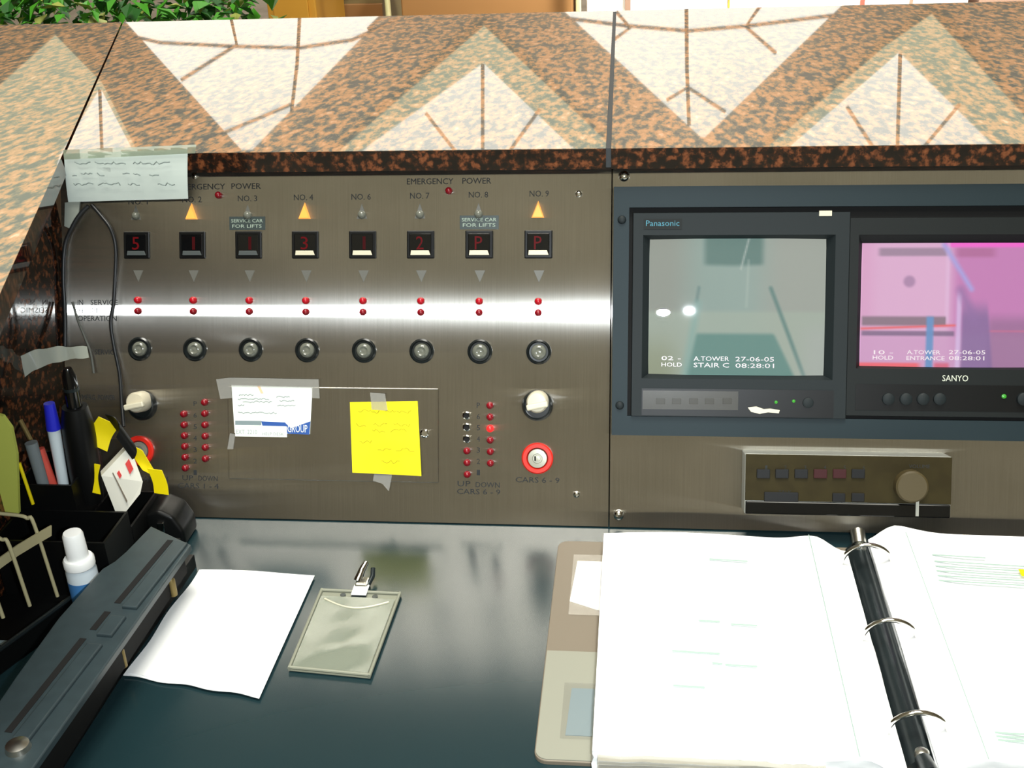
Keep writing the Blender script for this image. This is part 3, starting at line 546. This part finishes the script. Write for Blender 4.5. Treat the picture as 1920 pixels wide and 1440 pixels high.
stick('ballpoint_pen', 'white pen with a blue cap standing in the organizer', (92, 756), (122, 925), .905, .900, [('barrel', 0, .78, .0048, .0060, M['whitepen']), ('cap', .72, 1., .0066, .0050, M['bluecap'])], 'pens in the organizer')
stick('ballpoint_pen', 'orange-red pen leaning beside the blue-capped pen', (72, 842), (112, 950), .900, .895, [('barrel', 0, 1, .005, .0056, M['redpen'])], 'pens in the organizer')
stick('ballpoint_pen', 'grey smoky pen leaning left of the orange-red one', (58, 830), (95, 955), .890, .888, [('barrel', 0, 1, .0052, .0058, M['greypen'])], 'pens in the organizer')
stick('pencil', 'thin dark yellow pencil leaning against the granite side panel', (38, 788), (100, 905), .925, .900, [('barrel', 0, 1, .0022, .0022, M['brass'])], cat='pencil')
stick('pencil', 'thin yellow pencil beside the lime card', (36, 868), (62, 945), .875, .872, [('barrel', 0, 1, .0016, .0016, M['tapeyellow'])], cat='pencil')
Q = [atY(*p, .868) for p in ((-20, 770), (8, 778), (24, 800), (34, 850), (38, 960), (-20, 965))]
lm = nb(); prism(lm, [(p.x, p.z) for p in Q], .865, .869, axis='y'); single('lime_card', lm, M['lime'], 'rounded lime-green card standing at the left picture edge', 'card', off=(-.555, .867, .09))
# tall black handset
hs = Thing('two_way_radio', 'tall narrow black handset standing in the middle of the organizer', 'radio', atY(165, 930, .91))
A_, B_ = atY(168, 935, .91), atY(140, 762, .912); C_ = atY(126, 690, .915)
ax = (B_-A_)
hb = nb(); tube(hb, [A_.lerp(B_, k/6) for k in range(7)], .014, 20, [.0135, .0145, .015, .015, .015, .0145, .0115]); hs.part('body', hb, M['black'], smooth=50)
hs.part('aerial', tube(nb(), [B_-ax*.03, B_.lerp(C_, .4), B_.lerp(C_, .8), C_], .0055, 14, [.0075, .0070, .0062, .0038]), M['black_gloss'], smooth=50)
hs.part('glint_ring', tube(nb(), [B_.lerp(C_, .42), B_.lerp(C_, .50)], .0074, 14), M['spine'], smooth=50)
# yellow and black ribbon tag
yr = Thing('yellow_tag_ribbon', 'folded yellow and black ribbon looped behind the white box', 'ribbon', atY(240, 860, .915))
def rb(pts, w, m, nm): yr.part(nm, band(nb(), spline([atY(u, v, y) for u, v, y in pts], 6), Vector(w), .0008), m, smooth=50)
rb([(204, 790, .920), (190, 812, .918), (182, 838, .914)], (.016, .004, -.012), M['tapeyellow'], 'yellow_loop')
rb([(214, 800, .917), (232, 806, .914), (240, 824, .910), (234, 842, .908)], (.008, .008, -.030), M['black'], 'black_loop')
rb([(250, 836, .920), (268, 866, .920), (284, 890, .918)], (.016, .0, -.010), M['tapeyellow'], 'yellow_loop')
rb([(290, 880, .915), (300, 905, .914), (303, 926, .913)], (.014, .0, -.002), M['tapeyellow'], 'yellow_tail')
rb([(180, 870, .905), (176, 895, .903), (181, 925, .900)], (.008, .0, -.002), M['tapeyellow'], 'yellow_tail')
# white box with red marks
wb = Thing('white_card_box', 'ivory card box with red marks tilted in the organizer', 'box', atY(228, 970, .895))
TL, TR, BR, BL = atY(190, 892, .897), atY(243, 836, .915), atY(272, 915, .905), atY(222, 974, .893)
n = (TR-TL).cross(BL-TL).normalized(); n = n if n.dot(CAM-TL) > 0 else -n
def facebm(pts, d0, d1):
    b = nb(); lo = [b.verts.new(p-n*d1) for p in pts]; hi = [b.verts.new(p-n*d0) for p in pts]; k = len(pts)
    b.faces.new(lo); b.faces.new(hi[::-1])
    for i in range(k): b.faces.new((lo[i], lo[(i+1) % k], hi[(i+1) % k], hi[i]))
    bmesh.ops.recalc_face_normals(b, faces=b.faces); return b
def bil(u, v): return (TL*(1-u)+TR*u)*(1-v)+(BL*(1-u)+BR*u)*v
wb.part('carton', facebm([bil(0, 0), bil(1, 0), bil(1, .85), bil(.82, 1), bil(.2, 1.02), bil(0, .98)], 0, .014), M['cream2'])
wb.part('red_mark', facebm([bil(.72, .22), bil(.86, .20), bil(.88, .44), bil(.74, .47)], -.0022, -.0002), M['redprint']); wb.part('red_mark', facebm([bil(.42, .22), bil(.50, .21), bil(.52, .34), bil(.44, .36)], -.0022, -.0002), M['redprint'])
wb.part('fold_line', facebm([bil(.30, .14), bil(.33, .14), bil(.42, .86), bil(.38, .88)], -.0020, -.0002), M['taupe'])
# small rounded black dispenser by the panel
td = Thing('tape_dispenser', 'small rounded black dispenser between organizer and hole punch', 'dispenser', desk(318, 1015, 0))
c0 = desk(320, 1012, 0)
b = nb(); prism(b, [(c0.x-.024, 0), (c0.x+.020, 0), (c0.x+.020, .018), (c0.x+.012, .034), (c0.x-.002, .041), (c0.x-.016, .037), (c0.x-.024, .022)], c0.y-.012, c0.y+.024, axis='y'); bmesh.ops.bevel(b, geom=b.edges[:], offset=.004, segments=3, affect='EDGES', profile=.5); td.part('body', b, M['black'], smooth=50)
td.part('cutter', box(nb(), c0.x-.004, c0.x+.003, c0.y-.0150, c0.y-.0118, .017, .029, .0008), M['chrome'])
# ------------------------------------------------------------------ wire rack, tray, bottle
wr = Thing('wire_rack', 'beige wire rack with a flat strap at the left picture edge', 'rack', (-.53, .78, 0))
for k, (Y, cpx, fpx) in enumerate((( .815, (57, 972), (108, 1118)), (.775, (10, 1012), (56, 1136)), (.735, (-36, 1052), (6, 1158)))):
    c = atY(*cpx, Y); f = atY(*fpx, Y); f.z = max(f.z, .004)
    P = [Vector((max(c.x-.075, -.577), Y, c.z+.006)), Vector((c.x-.012, Y, c.z+.003)), Vector((c.x-.003, Y, c.z)), Vector((c.x+.002, Y, c.z-.006)), f]
    wr.part('wire_loop', tube(nb(), spline(P, 5), .0017, 8), M['wire'], smooth=60)
a, c = atY(-30, 1080, .748), atY(95, 992, .828); wr.part('flat_strap', band(nb(), [a.lerp(c, k/4)+Vector((0, 0, .002*sin(k))) for k in range(5)], (.0, .004, .0085), .0015), M['strap'])
tr = Thing('document_tray', 'low black tray under the wire rack at the left', 'tray', (-.53, .74, 0))
a, c = desk(-30, 1240, .022), desk(132, 1122, .022)
T = [(a.x, a.y), (c.x, c.y), (c.x-.012, c.y+.045), (-.578, c.y+.045), (-.578, a.y)]
tr.part('base', prism(nb(), T, 0, .004), M['black'])
b = nb(); band(b, [Vector((a.x, a.y, .013)), Vector((c.x, c.y, .013))], (0, 0, .018), .003); tr.part('front_lip', b, M['black'])
b = nb(); tube(b, [Vector((a.x, a.y, .0225)), Vector((c.x, c.y, .0225))], .0022, 8); tr.part('lip_bead', b, M['spine'])
q = desk(4, 1192, .012); tr.part('blue_sticker', box(nb(), q.x-.006, q.x+.004, q.y-.003, q.y+.003, .004, .0046), M['bluecard'])
bx, by = -.482, .800
bo = Thing('correction_bottle', 'small white-capped bottle with blue label behind the hole punch', 'bottle', (bx, by, 0))
bo.part('body', lathe(nb(), [(0, 0), (.0125, 0), (.0132, .004), (.0132, .052), (.0120, .056), (0, .056)], 28, (bx, by, 0)), M['bottle'], smooth=40)
bo.part('label', lathe(nb(), [(.0134, .012), (.0134, .044)], 28, (bx, by, 0)), M['bluelabel'], smooth=40)
bo.part('collar', lathe(nb(), [(.0120, .0555), (.0133, .057), (.0133, .063), (.0120, .065), (0, .065)], 28, (bx, by, 0)), M['white'], smooth=40)
bo.part('cap', lathe(nb(), [(.0094, .0645), (.0088, .088), (.0076, .0905), (0, .091)], 28, (bx, by, 0)), M['white'], smooth=40)
# ------------------------------------------------------------------ three-hole punch
hp = Thing('hole_punch', 'long slate-coloured three-hole punch lying at the front left', 'hole punch', (-.43, .70, 0))
ZP = .058
def dz(px, py, z): p = desk(px, py, z); return (p.x, p.y)
TLp, TRp = dz(283, 986, ZP), dz(358, 1021, ZP); BRp = dz(40, 1470, ZP)
out = [TRp, TLp, dz(236, 1034, ZP), dz(215, 1052, ZP), dz(192, 1066, ZP), dz(110, 1158, ZP), dz(30, 1268, ZP), dz(-60, 1400, ZP), dz(-60, 1470, ZP), BRp]
hp.part('lever', prism(nb(), out[::-1], ZP-.006, ZP, .0012), M['punch'])
b = nb(); p0, p1, p2, p3 = dz(372, 1062, 0), dz(232, 1270, 0), dz(100, 1470, 0), dz(300, 1030, 0)
prism(b, [(p0[0]-.002, p0[1]), (p1[0]-.002, p1[1]), (p2[0], p2[1]), (p2[0]-.06, p2[1]), (p1[0]-.06, p1[1]), (TLp[0]+.004, p0[1])], .0, .014, .001); hp.part('base', b, M['black'])
b = nb(); q0, q1, q2 = dz(352, 1040, .034), dz(215, 1245, .034), dz(85, 1450, .034)
prism(b, [(q0[0]-.004, q0[1]), (q1[0]-.004, q1[1]), (q2[0]-.004, q2[1]), (q2[0]-.046, q2[1]), (q1[0]-.044, q1[1]), (q0[0]-.038, q0[1])], .014, ZP-.006); hp.part('punch_rail', b, M['black_matt'])
def strip2(p, q, wl, z0, z1, b, r=0.):
    A_ = Vector((*dz(*p, z1), 0)); B_ = Vector((*dz(*q, z1), 0)); d = (B_-A_).normalized(); sd = Vector((d.y, -d.x, 0)); sd = sd if sd.x > 0 else -sd
    P = [A_, B_, B_+sd*wl, A_+sd*wl]; prism(b, [(v.x, v.y) for v in P], z0, z1, r)
for p, q in (((314, 1012), (214, 1130)), ((196, 1146), (168, 1180)), ((150, 1196), (8, 1372))):
    b = nb(); strip2(p, q, .0056, ZP, ZP+.0004, b); hp.part('slot', b, M['hole'])
for p, q in (((326, 1014), (228, 1136)), ((208, 1152), (180, 1188)), ((163, 1204), (22, 1382))):
    b = nb(); strip2(p, q, .0130, ZP-.001, ZP+.0030, b, .0012); hp.part('ridge', b, M['punch'])
for px in ((318, 1086), (222, 1218), (94, 1382)):
    c = dz(*px, .030); hp.part('punch_head', lathe(nb(), [(.0036, .013), (.0036, .029), (.0022, .031), (0, .031)], 16, (c[0]+.001, c[1], 0)), M['brass'], smooth=40)
b = nb(); e0 = dz(20, 1385, ZP+.003); lathe(b, [(.009, ZP), (.008, ZP+.004), (.004, ZP+.0055), (0, ZP+.006)], 20, (e0[0]+.008, e0[1]-.006, 0)); hp.part('end_glint', b, M['steel_plain'], smooth=50)  # pale disc put in for the bright reflection on the ridge end
# ------------------------------------------------------------------ loose paper, badge
lp = Thing('loose_paper', 'bright white half sheet lying between hole punch and badge', 'paper', desk(400, 1190, 0))
QP = [desk(374, 1070, .002), desk(590, 1080, .002), desk(487, 1311, .001), desk(234, 1268, .001)]
def lpf(u, v):
    p = (QP[0]*(1-u)+QP[1]*u)*(1-v)+(QP[3]*(1-u)+QP[2]*u)*v
    return p+Vector((.0012*sin(v*11)*(u < .02), .0010*sin(u*17)*(v > .98), .0012*(1-abs(u-.5)*2)+.0006*sin(u*5+v*3)+.0012))
lp.part('sheet', sheet(nb(), lpf, 24, 24, .0006), M['paper'], smooth=40)
def lpf2(u, v): w = lpf(.02+u*.27, v*.985+.004); return w+Vector((0, 0, .0007))
lp.part('folded_flap', sheet(nb(), lpf2, 8, 16, .0003), M['paper'], smooth=40)
bd = Thing('badge_holder', 'clear vinyl badge holder with metal clip on the worktop', 'badge holder', desk(640, 1190, 0))
QB = [desk(602, 1105, .003), desk(752, 1112, .003), desk(694, 1269, .003), desk(540, 1254, .003)]
def bf(u, v, z=0.): return (QB[0]*(1-u)+QB[1]*u)*(1-v)+(QB[3]*(1-u)+QB[2]*u)*v+Vector((0, 0, z))
bd.part('back_sheet', sheet(nb(), lambda u, v: bf(u, v, -.0010), 4, 4, .0010), M['badge'])
bd.part('front_sheet', sheet(nb(), lambda u, v: bf(.04+.92*u, .10+.88*v, .0012+.0014*sin(u*3.1)*sin(v*9+u*3)*(.4+.6*v)), 22, 26, .0003), M['vinyl'], smooth=60)
for f in (lambda k: bf(.012, k), lambda k: bf(.988, k), lambda k: bf(k, .985), lambda k: bf(k, .012)): bd.part('welded_edge', tube(nb(), [f(k/4)+Vector((0, 0, .0005)) for k in range(5)], .0014, 8), M['badge'])
ar = [bf(.10+.80*k/10, .14+.10*sin(pi*k/10), .0016) for k in range(11)]; bd.part('pocket_lip', tube(nb(), ar, .0009, 6), M['cream'])
for u in (.30, .70): p = bf(u, .065, .0005); bd.part('punched_hole', cyl(nb(), .0026, p.z-.0003, p.z+.0002, (p.x, p.y), 16), M['spine'])
p = bf(.5, .07, .0005); bd.part('punched_hole', box(nb(), p.x-.007, p.x+.007, p.y-.0022, p.y+.0022, p.z-.0003, p.z+.0002, .0001), M['spine'])
p = bf(.5, .05, .002); bd.part('strap', box(nb(), p.x-.007, p.x+.007, p.y-.003, p.y+.012, p.z-.0004, p.z+.0008, .0003), M['white'])
ck = bd.part('clip', box(nb(), p.x-.0065, p.x+.0055, p.y+.009, p.y+.022, .0015, .0075, .0016), M['steel_plain'])
b = nb(); tube(b, [Vector((p.x-.005, p.y+.017, .006)), Vector((p.x-.002, p.y+.024, .013)), Vector((p.x+.001, p.y+.031, .017))], .0028, 10, [.0042, .0034, .0028]); bd.part('clip_jaw', b, M['chrome'], ck, smooth=50)
b = nb(); tube(b, [Vector((p.x+.005, p.y+.013, .004)), Vector((p.x+.008, p.y+.022, .008)), Vector((p.x+.007, p.y+.030, .011))], .0022, 10); bd.part('clip_lever', b, M['spine'], ck, smooth=50)
# ------------------------------------------------------------------ ring binder
rbn = Thing('ring_binder', 'open three-ring binder full of white pages at lower right', 'binder', (.2, .78, 0))
YB, YT = .646, .936
def rrect(x0, x1, y0, y1, r, n=6, corners=(1, 1, 1, 1)):
    pts = []
    for (cx_, cy_, a0, on) in ((x1-r, y0+r, -90, corners[0]), (x1-r, y1-r, 0, corners[1]), (x0+r, y1-r, 90, corners[2]), (x0+r, y0+r, 180, corners[3])):
        if on: pts += [(cx_+r*cos(radians(a0+90*k/n)), cy_+r*sin(radians(a0+90*k/n))) for k in range(n+1)]
        else: pts.append((cx_+r*(1 if a0 in (-90, 0) else -1), cy_+r*(1 if a0 in (0, 90) else -1)))
    return pts
rbn.part('front_cover', prism(nb(), rrect(-.0725, .186, YB, YT, .010, corners=(0, 0, 1, 1)), 0, .0036, .0008), M['taupe'])
rbn.part('spine_board', prism(nb(), [(.188, YB), (.231, YB), (.231, YT), (.188, YT)], 0, .0036), M['taupe'])
rbn.part('back_cover', prism(nb(), rrect(.233, .492, YB, YT, .010, corners=(1, 1, 0, 0)), 0, .0036, .0008), M['taupe'])
yk = desk(1025, 1220, .004).y
pk = rbn.part('inside_pocket', prism(nb(), rrect(-.0715, .180, YB+.001, yk, .009, corners=(0, 0, 0, 1)), .0036, .0044), M['taupe2'])
a, c = desk(1083, 1052, .004), desk(1070, 1132, .004); rbn.part('index_card', prism(nb(), [(a.x, a.y), (.03, a.y), (.03, c.y-.008), (-.022, c.y-.012), (c.x-.001, c.y+.004)], .0036, .0042), M['paper'])
rbn.part('card_sleeve', box(nb(), a.x-.004, -.015, c.y-.016, a.y+.010, .0043, .0046), M['thinfilm'])
a, c = desk(1072, 1290, .005), desk(1060, 1378, .005); rbn.part('pocket_card', prism(nb(), [(a.x, a.y), (.03, a.y), (.03, c.y), (c.x, c.y)], .0044, .0050), M['bluecard'], pk)
rbn.part('card_sleeve', box(nb(), c.x-.004, -.015, c.y-.004, a.y+.006, .0051, .0054), M['thinfilm'], pk)
PT = .0250
def lz(u, x_in):   # page block heights: flat, then dipping to the rings
    return PT+.003*sin(min(1, u/.8)*pi)*.6+(.004*math.exp(-((u-.84)/.08)**2))-(.013*ss(.86, 1., u))
XA, XB, YPB, YPT = -.0285, .1945, .636, .918
def stack(fn, nu, nv, zb):
    b = nb(); Tp = [[b.verts.new(fn(i/nu, j/nv)) for j in range(nv+1)] for i in range(nu+1)]; fs = []
    for i in range(nu):
        for j in range(nv): fs.append(b.faces.new((Tp[i][j], Tp[i+1][j], Tp[i+1][j+1], Tp[i][j+1])))
    rim = [Tp[i][0] for i in range(nu+1)]+[Tp[nu][j] for j in range(1, nv+1)]+[Tp[i][nv] for i in range(nu-1, -1, -1)]+[Tp[0][j] for j in range(nv-1, 0, -1)]
    layers = [rim]; n_ = 6
    for k in range(1, n_+1):
        layers.append([b.verts.new((v.co.x+random.uniform(-.0010, .0010)*(k < n_), v.co.y+random.uniform(-.0010, .0010)*(k < n_), v.co.z+(zb-v.co.z)*k/n_)) for v in rim])
    m_ = len(rim)
    for P_, Q_ in zip(layers, layers[1:]): fs += [b.faces.new((P_[i], P_[(i+1) % m_], Q_[(i+1) % m_], Q_[i])) for i in range(m_)]
    fs.append(b.faces.new(layers[-1])); bmesh.ops.recalc_face_normals(b, faces=fs); return b
pl = rbn.part('left_pages', stack(lambda u, v: (XA+(XB-XA)*u, YPB+(YPT-YPB)*v+.002*sin(u*6), lz(u, 0)), 40, 10, .0056), M['paper'], smooth=40)
XC, XD = .2165, .440
pr = rbn.part('right_pages', stack(lambda u, v: (XC+(XD-XC)*u, YPB+.002+(YPT-YPB+.010)*v+.010*math.exp(-((u-.06)/.08)**2)*(v > .5)-.004*u, PT+.001-.013*(1-ss(0, .12, u))+.004*math.exp(-((u-.14)/.1)**2)), 40, 10, .0056), M['paper'], smooth=40)
# page edge lines, sleeve edges, faint print
q = nb()
for dx in (0., ): tube(q, [(XA+(XB-XA)*.84, YPB+.001, lz(.84, 0)+.0003), (XA+(XB-XA)*.84, YPT-.001, lz(.84, 0)+.0003)], .00045, 4)
rbn.part('sheet_edge', q, M['faint'], pl)
q = nb(); zr = PT+.0052; tube(q, [(XC+.030, YPB+.003, zr-.0003), (XC+.030, YPT+.006, zr-.0003)], .00045, 4); rbn.part('sheet_edge', q, M['faint'], pr)
def ptxt(b, px, py, w, h, z, n=1, gap=8):
    for k in range(n):
        A_, B_ = desk(px, py+gap*k, z), desk(px+w, py+gap*k+w*.06, z)
        band(b, [A_, B_], (0, h*.0005, 0), .0001)
def line(px, py, w, h, z, par):
    b_ = nb(); ptxt(b_, px, py, w, h, z); rbn.part('printed_line', b_, M['faint'], par)
for px, py, w in ((1330, 1048, 60), (1362, 1050, 40), (1310, 1163, 40), (1370, 1170, 50), (1335, 1243, 20), (1360, 1246, 60), (1260, 1220, 90), (1262, 1285, 60)): line(px, py, w, 4, PT+.0035, pl)
line(1748, 1040, 100, 4, PT+.0042, pr)
for k in range(5): line(1752+2*k, 1052+9*k, 190, 4, PT+.0042, pr)
for k in range(3): line(1842+3*k, 1372+7*k, 110, 4, PT+.0042, pr)
q = nb(); A_ = desk(1914, 1078, PT+.002); box(q, A_.x-.001, A_.x+.012, A_.y-.005, A_.y+.005, PT+.0042, PT+.0045); rbn.part('yellow_flag', q, M['tapeyellow'], pr)
# clear sleeve edges at the foot of the left pages
b = nb()
for k in range(5):
    z = .0065+.0036*k; band(b, [(XA+.004+.16*i/10, YPB-.0035+.0015*random.random(), z+.0012*random.random()) for i in range(11)], (0, .006, 0), .0003)
rbn.part('plastic_sleeves', b, M['sleeve'], pl)
# ring metal
rm = nb(); prism(rm, [(.196+.0215*0+.0235*k/8, .0036+.0085*sin(pi*k/8)+.001) for k in range(9)], YB+.008, YT-.004, axis='y')
rail = rbn.part('ring_rail', rm, M['spine'], smooth=60)
for yy in (YT-.012, YB+.014):
    rbn.part('rail_rivet', lathe(nb(), [(.0055, .010), (.0050, .0150), (.003, .0165), (0, .0168)], 20, (.2077, yy, 0)), M['steel_plain'], rail, smooth=40)
rbn.part('opening_lever', tube(nb(), spline([(.2077, YT-.006, .012), (.2075, YT+.001, .016), (.2073, YT+.006, .019)], 5), .0066, 14), M['steel_plain'], smooth=60)
rbn.part('opening_lever', tube(nb(), spline([(.2077, YB+.008, .012), (.2080, YB-.004, .016), (.2082, YB-.012, .018)], 5), .0062, 14), M['spine'], smooth=60)
for yy in (.893, .785, .677):
    P = [(.2077+.0225*cos(a_), yy, .0135+.0225*sin(a_)) for a_ in [pi*(-.06+1.12*k/22) for k in range(23)]]
    rbn.part('ring', tube(nb(), P, .0020, 10), M['chrome'], smooth=60)
# ------------------------------------------------------------------ beyond the ledge
pp = Thing('planter', 'low planter of bushy green plants behind the ledge at left', 'plant', (-1.35, 2.7, FZ))
pp.part('trough', box(nb(), -2.0, -.80, 2.52, 2.90, FZ, .10, .01), M['soil'])
for mk, n_ in (('leaf', 900), ('leaf2', 700), ('leaf3', 260)):
    b = nb()
    for k in range(n_):
        x = random.uniform(-1.95, -.86); y = random.uniform(2.50, 2.88); top = .325-(.04 if x > -1.1 else 0)*((x+1.1)/.24)
        z = random.uniform(.09, top); L_ = random.uniform(.022, .06); w_ = L_*random.uniform(.25, .45)
        R_ = Matrix.Rotation(random.uniform(0, 6.28), 3, 'Z') @ Matrix.Rotation(random.uniform(-1., 1.), 3, 'X')
        vs = [b.verts.new(Vector((x, y, z))+R_ @ Vector(p)) for p in ((0, 0, 0), (w_, L_*.45, L_*.12), (0, L_, -.1*L_), (-w_, L_*.45, L_*.12))]
        b.faces.new(vs)
    pp.part('foliage', b, M[mk], kind='stuff')
def far(name, label, cat, px0, px1, y, top, dep, m, extra=None):
    x0_, x1_ = atY(px0, 10, y).x, atY(px1, 10, y).x; t = Thing(name, label, cat, ((x0_+x1_)/2, y+dep/2, FZ))
    t.part('body', box(nb(), x0_, x1_, y, y+dep, FZ, top, .006), m)
    return t, x0_, x1_
t, a, c = far('wooden_cabinet', 'ochre wooden cabinet standing beyond the plants', 'cabinet', 500, 592, 5.0, .35, .5, M['ochre']); t.part('door_panel', box(nb(), a+.03, c-.03, 4.985, 5.0, FZ+.1, .25, .004), M['ochre'])
t, a, c = far('slatted_bench', 'olive slatted bench beyond the ledge, beside the ochre cabinet', 'bench', 598, 718, 5.6, .12, .5, M['olive'])
for k in range(5): t.part('slat', box(nb(), a, c, 5.58, 5.6, FZ+.28+.13*k, FZ+.36+.13*k, .004), M['brownwood'])
far('post', 'thin pale post left of the brown wooden counter', 'post', 721, 729, 4.9, .5, .04, M['pale'])
far('wooden_counter', 'long brown wooden counter beyond the middle of the ledge', 'counter', 752, 1074, 5.0, .35, .6, M['brownwood'])
far('post', 'thin pale post right of the brown wooden counter', 'post', 1079, 1089, 4.9, .5, .04, M['pale'])
t, a, c = far('display_table', 'blown-out white display table beyond the right half of the ledge', 'table', 1100, 1815, 5.0, .30, .9, M['whitetop'])
for u, w_, m in ((1172, 10, 'greybrown'), (1365, 3, 'ochre'), (1612, 8, 'redpen'), (1705, 5, 'greybrown')):
    xx = atY(u, 10, 4.99).x; t.part('leaflet', box(nb(), xx, xx+w_*.0023, 4.985, 4.999, -.10, .02), M[m])
far('side_bench', 'grey-brown bench end at the far upper right', 'bench', 1835, 2020, 5.1, .30, .5, M['greybrown'])
# ------------------------------------------------------------------ light
def area(name, loc, size, power, col, rot=(0, 0, 0), sy=None, spread=180):
    l = bpy.data.lights.new(name, 'AREA'); l.energy = power; l.color = col; l.size = size
    if sy: l.shape = 'RECTANGLE'; l.size_y = sy
    l.spread = radians(spread); o = bpy.data.objects.new(name, l); COL.objects.link(o); o.location = loc; o.rotation_euler = rot; return o
cam = bpy.data.cameras.new('camera'); co = bpy.data.objects.new('camera', cam); COL.objects.link(co)
cam.sensor_fit = 'HORIZONTAL'; cam.sensor_width = 36; cam.lens = FPX/1920*36; cam.clip_start = .01; cam.clip_end = 100
mw = Matrix((Rt, Up, -Fw)).transposed().to_4x4(); mw.translation = CAM; co.matrix_world = mw; S.camera = co
fl = area('camera_flash', (0, 0, 0), .024, 3.3, (.86, .94, 1.0), sy=.012, spread=105); fl.data.shape = 'ELLIPSE'
fm = mw.copy(); fm.translation = CAM+Rt*.052-Up*.014+Fw*.02; fl.matrix_world = fm
area('ceiling_lamp', (0, .15, 5.9), 2.6, 420, (1., .97, .88), sy=2.0)
area('lobby_lamp', (0, 11.6, 5.9), 8., 420, (1., .97, .90), sy=2.2)
area('rear_lamp', (0, -2.4, 5.9), 4., 160, (1., .98, .86), sy=1.6)
area('added_table_light', (.75, 4.0, 3.0), .4, 130, (1., 1., .98), rot=(radians(22), 0, 0), spread=70)  # unseen lamp added to blow the white table out
w = bpy.data.worlds.new('world'); S.world = w; w.use_nodes = True; w.node_tree.nodes['Background'].inputs[0].default_value = (.9, .95, 1, 1); w.node_tree.nodes['Background'].inputs[1].default_value = .3
S.view_settings.view_transform = 'Standard'; S.view_settings.look = 'None'; S.view_settings.gamma = 1; S.view_settings.exposure = 0.0; S.view_settings.use_curve_mapping = False
try:
    S.cycles.use_denoising = True; S.cycles.max_bounces = 8; S.cycles.caustics_reflective = False; S.cycles.caustics_refractive = False; S.cycles.sample_clamp_indirect = 6
except Exception: pass
